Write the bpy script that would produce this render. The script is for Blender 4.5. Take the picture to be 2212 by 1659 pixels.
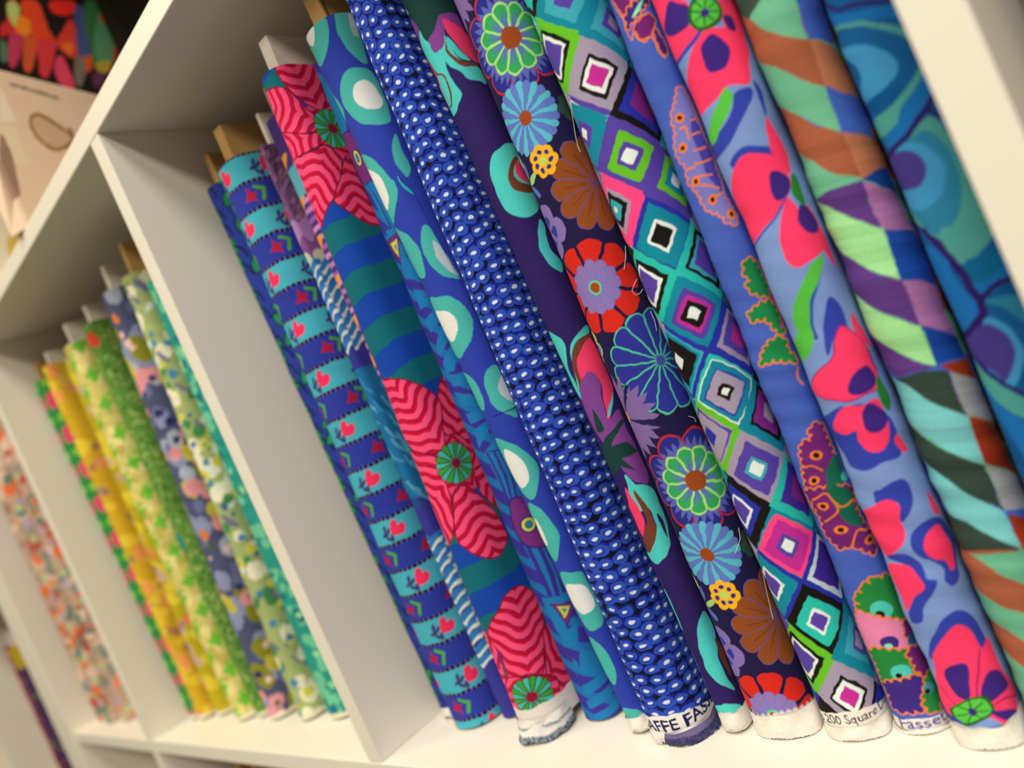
import bpy, math, json
import numpy as np
from mathutils import Matrix, Vector

for o in list(bpy.data.objects):
    bpy.data.objects.remove(o, do_unlink=True)
scene = bpy.context.scene
COL = scene.collection

# ------------------------------------------------------------------ camera
# World: X runs along the shelves, Y into them (0 = front edges), Z up (0 = top of the shelf the bolts stand on).
W_PX, H_PX, F_PX = 2212.0, 1659.0, 1659.54
CAM_LOC = Vector((0.6810, -0.34358, 0.28719))
yaw, pitch, roll = math.radians(43.504), math.radians(-0.892), math.radians(-23.978)
fwd = Vector((-math.sin(yaw) * math.cos(pitch), math.cos(yaw) * math.cos(pitch), math.sin(pitch)))
rgt = Vector((math.cos(yaw), math.sin(yaw), 0.0))
upv = rgt.cross(fwd)
r2 = math.cos(roll) * rgt + math.sin(roll) * upv
u2 = -math.sin(roll) * rgt + math.cos(roll) * upv
cam_data = bpy.data.cameras.new('camera')
cam = bpy.data.objects.new('camera', cam_data)
COL.objects.link(cam)
m = Matrix((r2, u2, -fwd)).transposed().to_4x4()
m.translation = CAM_LOC
cam.matrix_world = m
cam_data.sensor_fit = 'HORIZONTAL'
cam_data.sensor_width = 36.0
cam_data.lens = F_PX / W_PX * 36.0
cam_data.clip_start = 0.01
cam_data.dof.use_dof = True
cam_data.dof.focus_distance = 0.515
cam_data.dof.aperture_fstop = 3.4
scene.camera = cam

# ------------------------------------------------------------------ light
world = bpy.data.worlds.new('world')
scene.world = world
world.use_nodes = True
bg = world.node_tree.nodes['Background']
bg.inputs['Color'].default_value = (1.0, 0.89, 0.75, 1)
bg.inputs['Strength'].default_value = 0.10

def area_light(name, loc, target, sx, sy, power, col):
    d = bpy.data.lights.new(name, 'AREA')
    d.shape = 'RECTANGLE'; d.size = sx; d.size_y = sy
    d.energy = power; d.color = col
    o = bpy.data.objects.new(name, d)
    COL.objects.link(o)
    o.location = loc
    o.rotation_euler = (Vector(target) - Vector(loc)).to_track_quat('-Z', 'Y').to_euler()
    o['kind'] = 'helper'
    return o
# ceiling troffers of the shop, above the aisle in front of the shelves
area_light('ceiling_troffer', (0.75, -0.80, 2.05), (0.75, -0.80, 0), 1.2, 0.55, 31, (1.0, 0.935, 0.80))
area_light('ceiling_troffer', (-1.25, -0.95, 2.05), (-1.25, -0.95, 0), 1.2, 0.55, 28, (1.0, 0.86, 0.54))
area_light('ceiling_troffer', (1.9, -1.9, 2.05), (1.9, -1.9, 0), 1.2, 0.55, 80, (1.0, 0.92, 0.75))
area_light('ceiling_troffer', (-0.6, -2.6, 2.05), (-0.6, -2.6, 0), 1.2, 0.55, 60, (1.0, 0.895, 0.68))
scene.view_settings.view_transform = 'Standard'
scene.view_settings.look = 'None'
scene.view_settings.exposure = -0.03
scene.view_settings.gamma = 1.0
scene.view_settings.use_curve_mapping = False

# ------------------------------------------------------------------ materials
def lin(c):
    """hex / 0-255 sRGB -> linear rgb"""
    if isinstance(c, str):
        c = [int(c[i:i + 2], 16) for i in (0, 2, 4)]
    c = np.asarray(c, float) / 255.0
    return np.where(c <= 0.04045, c / 12.92, ((c + 0.055) / 1.055) ** 2.4)

def new_mat(name):
    mt = bpy.data.materials.new(name)
    mt.use_nodes = True
    nt = mt.node_tree
    b = nt.nodes['Principled BSDF']
    return mt, nt, b

def mat_plain(name, col, rough=0.5, spec=0.4, noise=0.0, nscale=40, bump=0.0, bscale=300, stretch=None):
    mt, nt, b = new_mat(name)
    c = lin(col)
    b.inputs['Roughness'].default_value = rough
    b.inputs['Specular IOR Level'].default_value = spec
    b.inputs['Base Color'].default_value = (*c, 1)
    tc = nt.nodes.new('ShaderNodeTexCoord')
    mp = nt.nodes.new('ShaderNodeMapping')
    nt.links.new(tc.outputs['Object'], mp.inputs['Vector'])
    if stretch:
        mp.inputs['Scale'].default_value = stretch
    if noise:
        n = nt.nodes.new('ShaderNodeTexNoise'); n.inputs['Scale'].default_value = nscale; n.inputs['Detail'].default_value = 5
        nt.links.new(mp.outputs['Vector'], n.inputs['Vector'])
        r = nt.nodes.new('ShaderNodeValToRGB')
        r.color_ramp.elements[0].color = (*(c * (1 - noise)), 1); r.color_ramp.elements[1].color = (*np.minimum(c * (1 + noise), 1), 1)
        nt.links.new(n.outputs['Fac'], r.inputs['Fac'])
        nt.links.new(r.outputs['Color'], b.inputs['Base Color'])
    if bump:
        n2 = nt.nodes.new('ShaderNodeTexNoise'); n2.inputs['Scale'].default_value = bscale; n2.inputs['Detail'].default_value = 3
        nt.links.new(mp.outputs['Vector'], n2.inputs['Vector'])
        bp = nt.nodes.new('ShaderNodeBump'); bp.inputs['Strength'].default_value = bump; bp.inputs['Distance'].default_value = 0.001
        nt.links.new(n2.outputs['Fac'], bp.inputs['Height'])
        nt.links.new(bp.outputs['Normal'], b.inputs['Normal'])
    return mt

def mat_print(name, rough=0.85, weave=0.25):
    """printed cotton: the print is a colour attribute of the cloth, the weave is a fine bump"""
    mt, nt, b = new_mat(name)
    at = nt.nodes.new('ShaderNodeAttribute'); at.attribute_name = 'print'
    tc = nt.nodes.new('ShaderNodeTexCoord')
    n = nt.nodes.new('ShaderNodeTexNoise'); n.inputs['Scale'].default_value = 1400; n.inputs['Detail'].default_value = 2
    mp = nt.nodes.new('ShaderNodeMapping'); mp.inputs['Scale'].default_value = (1, 1, 0.45)
    nt.links.new(tc.outputs['Object'], mp.inputs['Vector']); nt.links.new(mp.outputs['Vector'], n.inputs['Vector'])
    mr = nt.nodes.new('ShaderNodeMapRange'); mr.inputs['To Min'].default_value = 0.86; mr.inputs['To Max'].default_value = 1.14
    nt.links.new(n.outputs['Fac'], mr.inputs['Value'])
    mx = nt.nodes.new('ShaderNodeVectorMath'); mx.operation = 'SCALE'
    nt.links.new(at.outputs['Color'], mx.inputs[0]); nt.links.new(mr.outputs['Result'], mx.inputs['Scale'])
    nt.links.new(mx.outputs['Vector'], b.inputs['Base Color'])
    bp = nt.nodes.new('ShaderNodeBump'); bp.inputs['Strength'].default_value = weave; bp.inputs['Distance'].default_value = 0.0004
    nt.links.new(n.outputs['Fac'], bp.inputs['Height']); nt.links.new(bp.outputs['Normal'], b.inputs['Normal'])
    b.inputs['Roughness'].default_value = rough
    b.inputs['Specular IOR Level'].default_value = 0.12
    b.inputs['Sheen Weight'].default_value = 0.02
    b.inputs['Sheen Roughness'].default_value = 0.4
    return mt

M_LAM = mat_plain('white_laminate', 'ebe6dd', 0.42, 0.4, 0.02, 6, 0.03, 500)
M_COTTON = mat_print('printed_cotton')
M_PAPER = mat_print('printed_card', 0.5, 0.05)
M_KRAFT = mat_plain('kraft_board', 'b8935c', 0.8, 0.2, 0.10, 90, 0.3, 400, (1, 1, 0.25))
M_KRAFTD = mat_plain('kraft_board_flute', '5e4326', 0.9, 0.1, 0.1, 300)
M_WBOARD = mat_plain('white_board', 'e2d8cf', 0.75, 0.2, 0.04, 60, 0.15, 300)
M_LAYER = mat_plain('folded_cloth_edges', 'c9c4c0', 0.95, 0.1, 0.25, 260, 0.8, 600)
M_SELV = mat_plain('undyed_selvage', 'e6e1dd', 0.9, 0.15, 0.05, 200, 0.4, 900)
M_THREAD = mat_plain('white_thread', 'ece7e0', 0.8, 0.2, 0.03, 200)
M_FLOOR = mat_plain('grey_carpet', '7a746c', 0.95, 0.1, 0.2, 200, 0.4, 400)
M_WALL = mat_plain('shop_wall_paint', 'ddd6ca', 0.85, 0.2, 0.02, 10)

# ------------------------------------------------------------------ object helpers
def tag(o, label=None, cat=None, group=None, kind=None):
    if label: o['label'] = label
    if cat: o['category'] = cat
    if group: o['group'] = group
    if kind: o['kind'] = kind
    return o

def thing(name, label, cat, loc=(0, 0, 0), group=None):
    o = bpy.data.objects.new(name, None)
    o.empty_display_size = 0.02
    COL.objects.link(o)
    o.location = loc
    return tag(o, label, cat, group)

def mesh_obj(name, verts, faces, mat, parent=None, smooth=False, cols=None):
    """verts in world coordinates; the object keeps its parent's origin"""
    v = np.asarray(verts, np.float32)
    if parent is not None:
        v = v - np.array(parent.location, np.float32)
    me = bpy.data.meshes.new(name)
    if isinstance(faces, np.ndarray):
        nf = len(faces)
        me.vertices.add(len(v)); me.vertices.foreach_set('co', v.ravel())
        me.loops.add(nf * 4); me.loops.foreach_set('vertex_index', faces.astype(np.int32).ravel())
        me.polygons.add(nf); me.polygons.foreach_set('loop_start', np.arange(0, nf * 4, 4, dtype=np.int32))
        me.polygons.foreach_set('loop_total', np.full(nf, 4, np.int32))
        me.update(calc_edges=True)
    else:
        me.from_pydata(v.tolist(), [], faces)
    if smooth:
        me.polygons.foreach_set('use_smooth', np.ones(len(me.polygons), bool))
    if cols is not None:
        a = me.color_attributes.new('print', 'FLOAT_COLOR', 'POINT')
        c4 = np.ones((len(v), 4), np.float32); c4[:, :3] = cols
        a.data.foreach_set('color', c4.ravel())
    me.materials.append(mat)
    me.update()
    o = bpy.data.objects.new(name, me)
    COL.objects.link(o)
    if parent is not None:
        o.parent = parent
    return o

def box(name, x0, x1, y0, y1, z0, z1, mat, parent=None, bevel=0.0, rot=None):
    """box with bevelled edges (bevel applied in mesh)"""
    import bmesh
    bm = bmesh.new()
    bmesh.ops.create_cube(bm, size=1)
    for v in bm.verts:
        v.co = Vector(((x0 + x1) / 2 + v.co.x * (x1 - x0), (y0 + y1) / 2 + v.co.y * (y1 - y0), (z0 + z1) / 2 + v.co.z * (z1 - z0)))
    if rot is not None:
        bmesh.ops.transform(bm, matrix=rot, verts=bm.verts)
    if bevel:
        bmesh.ops.bevel(bm, geom=list(bm.edges), offset=bevel, segments=2, affect='EDGES', profile=0.5)
    if parent is not None:
        bmesh.ops.translate(bm, vec=-Vector(parent.location), verts=bm.verts)
    me = bpy.data.meshes.new(name)
    bm.to_mesh(me); bm.free()
    me.materials.append(mat)
    o = bpy.data.objects.new(name, me)
    COL.objects.link(o)
    if parent is not None:
        o.parent = parent
    return o

def tube(name, pts, r, mat, parent=None, n=5):
    pts = [np.array(p, float) for p in pts]
    V, F = [], []
    for i, p in enumerate(pts):
        d = pts[min(i + 1, len(pts) - 1)] - pts[max(i - 1, 0)]
        d /= np.linalg.norm(d) + 1e-12
        a = np.cross(d, (0.3, 0.9, 0.2)); a /= np.linalg.norm(a); b = np.cross(d, a)
        for k in range(n):
            th = 2 * math.pi * k / n
            V.append(p + r * (math.cos(th) * a + math.sin(th) * b))
    for i in range(len(pts) - 1):
        for k in range(n):
            F.append((i * n + k, i * n + (k + 1) % n, (i + 1) * n + (k + 1) % n, (i + 1) * n + k))
    F.append(tuple(range(n))[::-1]); F.append(tuple((len(pts) - 1) * n + k for k in range(n)))
    return mesh_obj(name, V, F, mat, parent, True)

# ------------------------------------------------------------------ the place
BAY_H, T_P, T_S, DEPTH = 0.645, 0.0212, 0.0205, 0.36
floor = box('floor', -4, 4, -3, 0.6, -0.92, -0.90, M_FLOOR); floor['kind'] = 'structure'
wall = box('wall_back', -4, 4, 0.40, 0.44, -0.90, 2.1, M_WALL); wall['kind'] = 'structure'

unit = thing('shelving_unit', 'white laminate shelving unit whose upright dividers and shelves hold all the fabric bolts', 'shelving', (0, 0, -0.90))
XL, XR = -1.06, 1.26
SHELF_Z = (-0.69, 0.0, BAY_H + T_S, 2 * (BAY_H + T_S))
for z in SHELF_Z:
    box('shelf', XL, XR, 0, DEPTH, z - T_S, z, M_LAM, unit, 0.0012)
for xr in (-0.627, 0.0, 0.618 + T_P, XR):
    for k in range(3 if xr == XR else 2):
        box('divider', xr - T_P, xr, 0.0002, DEPTH, SHELF_Z[k], SHELF_Z[k + 1] - T_S, M_LAM, unit, 0.001)
box('side_panel', XL - 0.11, XL, -0.002, DEPTH, -0.90, 1.40, M_LAM, unit, 0.0015)
box('back_panel', XL, XR, DEPTH, DEPTH + 0.006, -0.90, 2 * (BAY_H + T_S), M_LAM, unit)
box('plinth', XL, XR, 0.03, 0.05, -0.90, -0.69 - T_S, M_LAM, unit)
unit2 = thing('shelving_unit', 'second white shelving unit in the lower left corner behind the purple and pink bolts', 'shelving', (-1.9, 0, -0.90))
for z in (-0.42, 0.30):
    box('shelf', -2.7, XL - 0.112, 0, DEPTH, z - T_S, z, M_LAM, unit2, 0.0012)
box('side_panel', -1.8, -1.78, 0, DEPTH, -0.42, 0.2795, M_LAM, unit2, 0.001)
box('side_panel', -2.72, -2.70, 0, DEPTH, -0.90, 1.40, M_LAM, unit2, 0.001)
box('back_panel', -2.7, XL - 0.112, DEPTH, DEPTH + 0.006, -0.90, 1.40, M_LAM, unit2)

# ------------------------------------------------------------------ print canvas (fabric millimetres: s across the nose, t up)
_rng = np.random.default_rng(7)

def smooth_closed(P, k=5):
    P = np.asarray(P, float); n = len(P)
    out = []
    a, b, c, d = P[np.arange(-1, n - 1)], P, P[(np.arange(n) + 1) % n], P[(np.arange(n) + 2) % n]
    for u in np.arange(k) / k:
        out.append(0.5 * ((2 * b) + (c - a) * u + (2 * a - 5 * b + 4 * c - d) * u * u + (3 * b - a - 3 * c + d) * u ** 3))
    return np.stack(out, 1).reshape(-1, 2)

def smooth_open(P, k=5):
    P = np.asarray(P, float)
    if len(P) < 3: return P
    Q = np.vstack([2 * P[0] - P[1], P, 2 * P[-1] - P[-2]]); out = []
    for i in range(1, len(Q) - 2):
        a, b, c, d = Q[i - 1:i + 3]
        for u in np.arange(k) / k:
            out.append(0.5 * ((2 * b) + (c - a) * u + (2 * a - 5 * b + 4 * c - d) * u * u + (3 * b - a - 3 * c + d) * u ** 3))
    out.append(P[-1])
    return np.array(out)

class Canvas:
    def __init__(self, s0, s1, t0, t1, res, base, warp=0.35, seed=1, wl=7.0):
        self.res = res
        self.ns = int(math.ceil((s1 - s0) / res)) + 1
        self.nt = int(math.ceil((t1 - t0) / res)) + 1
        self.s0, self.t0 = s0, t0
        h = res / 2
        self.sa = s0 - res / 4 + h * np.arange(self.ns * 2)
        self.ta = t0 - res / 4 + h * np.arange(self.nt * 2)
        S, T = np.meshgrid(self.sa, self.ta)
        r = np.random.default_rng(seed)
        dS = np.zeros_like(S); dT = np.zeros_like(S)
        for k in range(3):
            for D in (dS, dT):
                a, l, p = r.uniform(0, 6.28), wl * r.uniform(.6, 1.5), r.uniform(0, 6.28)
                D += warp / 1.7 * np.sin((S * math.cos(a) + T * math.sin(a)) * 6.28 / l + p)
        self.S = (S + dS).astype(np.float32); self.T = (T + dT).astype(np.float32)
        self.m = 2.5 * warp + res
        self.img = np.empty(S.shape + (3,), np.float32)
        self.img[:] = lin(base)
    def win(self, a, b, c, d):
        i0, i1 = np.searchsorted(self.sa, (a - self.m, b + self.m)); j0, j1 = np.searchsorted(self.ta, (c - self.m, d + self.m))
        if i1 <= i0 or j1 <= j0: return None
        return slice(j0, j1), slice(i0, i1)
    def put(self, w, mask, col):
        self.img[w][mask] = lin(col)
    def inside(self, P):
        P = np.asarray(P, float)
        w = self.win(P[:, 0].min(), P[:, 0].max(), P[:, 1].min(), P[:, 1].max())
        if w is None: return None, None
        S, T = self.S[w], self.T[w]
        mk = np.zeros(S.shape, bool)
        Q = np.roll(P, -1, 0)
        for (x0, y0), (x1, y1) in zip(P, Q):
            if y0 == y1: continue
            c = (T < y0) != (T < y1)
            mk ^= c & (S < x0 + (T - y0) * ((x1 - x0) / (y1 - y0)))
        return w, mk
    def poly(self, P, col, smooth=True):
        if smooth: P = smooth_closed(P)
        w, mk = self.inside(P)
        if w is not None: self.put(w, mk, col)
    def line(self, P, width, col, smooth=True):
        P = smooth_open(P) if smooth else np.asarray(P, float)
        h = width / 2
        w = self.win(P[:, 0].min() - h, P[:, 0].max() + h, P[:, 1].min() - h, P[:, 1].max() + h)
        if w is None: return
        S, T = self.S[w], self.T[w]
        D = np.full(S.shape, 1e9, np.float32)
        for (x0, y0), (x1, y1) in zip(P[:-1], P[1:]):
            L = (x1 - x0) ** 2 + (y1 - y0) ** 2 + 1e-9
            u = np.clip(((S - x0) * (x1 - x0) + (T - y0) * (y1 - y0)) / L, 0, 1)
            D = np.minimum(D, (S - x0 - u * (x1 - x0)) ** 2 + (T - y0 - u * (y1 - y0)) ** 2)
        self.put(w, D < h * h, col)
    def ell(self, cx, cy, rx, ry, col, rot=0.0):
        R = max(rx, ry)
        w = self.win(cx - R, cx + R, cy - R, cy + R)
        if w is None: return
        S, T = self.S[w] - cx, self.T[w] - cy
        c, s = math.cos(rot), math.sin(rot)
        self.put(w, ((S * c + T * s) / rx) ** 2 + ((T * c - S * s) / ry) ** 2 < 1, col)
    def polar(self, cx, cy, R):
        w = self.win(cx - R, cx + R, cy - R, cy + R)
        if w is None: return None, None, None
        S, T = self.S[w] - cx, self.T[w] - cy
        return w, np.hypot(S, T), np.arctan2(T, S)
    def petals(self, cx, cy, R, n, cols, r0=0.0, depth=0.18, rot=0.0, gap=0.0, out=None, ow=0.8, power=0.6, rfun=None):
        """scalloped rosette of n petals; cols cycles per petal; optional outline and gaps (mm) between the petals"""
        w, r, th = self.polar(cx, cy, R * 1.12)
        if w is None: return
        a = (th - rot) * n / (2 * math.pi)
        k = np.floor(a).astype(int); u = (a - k) - 0.5
        edge = R * (1 - depth + depth * np.power(np.clip(np.cos(u * math.pi), 0, 1), power))
        side = (0.5 - np.abs(u)) * 2 * math.pi / n * r      # mm to the border between petals
        body = (r < edge) & (r > r0)
        if out:
            self.put(w, body, out)
            core = (r < edge - ow) & (r > r0) & (side > ow * 0.5)
        else:
            core = body & (side > gap * 0.5)
        for j in range(len(cols)):
            self.put(w, core & (np.mod(k, len(cols)) == j), cols[j])
    def tris(self, V, F, col):
        for f in F:
            w, mk = self.inside(V[list(f)])
            if w is not None: self.put(w, mk, col)
    def final(self):
        a = self.img
        return (a[0::2, 0::2] + a[1::2, 0::2] + a[0::2, 1::2] + a[1::2, 1::2]) * 0.25

def draw_shapes(cv, L):
    """print motifs as lists in tenths of a millimetre of cloth"""
    for q in L:
        k, c = q[0], q[1]
        if k in 'pP':
            cv.poly(np.array(q[2], float).reshape(-1, 2) / 10, c, k == 'p')
        elif k == 'o':
            P = np.array(q[3], float).reshape(-1, 2) / 10
            P = smooth_closed(P); cv.line(np.vstack([P, P[:1]]), q[2] / 10, c, False)
        elif k == 'l':
            cv.line(np.array(q[3], float).reshape(-1, 2) / 10, q[2] / 10, c)
        elif k == 'e':
            cv.ell(q[2] / 10, q[3] / 10, q[4] / 10, q[5] / 10, c)

def text_tris(txt, size, bold=0.0):
    cu = bpy.data.curves.new('lettering', 'FONT'); cu.body = txt; cu.size = size; cu.resolution_u = 3; cu.offset = bold
    o = bpy.data.objects.new('lettering', cu); COL.objects.link(o)
    bpy.context.view_layer.update()
    me = bpy.data.meshes.new_from_object(o.evaluated_get(bpy.context.evaluated_depsgraph_get()))
    V = np.array([v.co[:2] for v in me.vertices]); me.calc_loop_triangles()
    F = [tuple(t.vertices) for t in me.loop_triangles]
    bpy.data.objects.remove(o); bpy.data.curves.remove(cu); bpy.data.meshes.remove(me)
    return V, F

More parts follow.
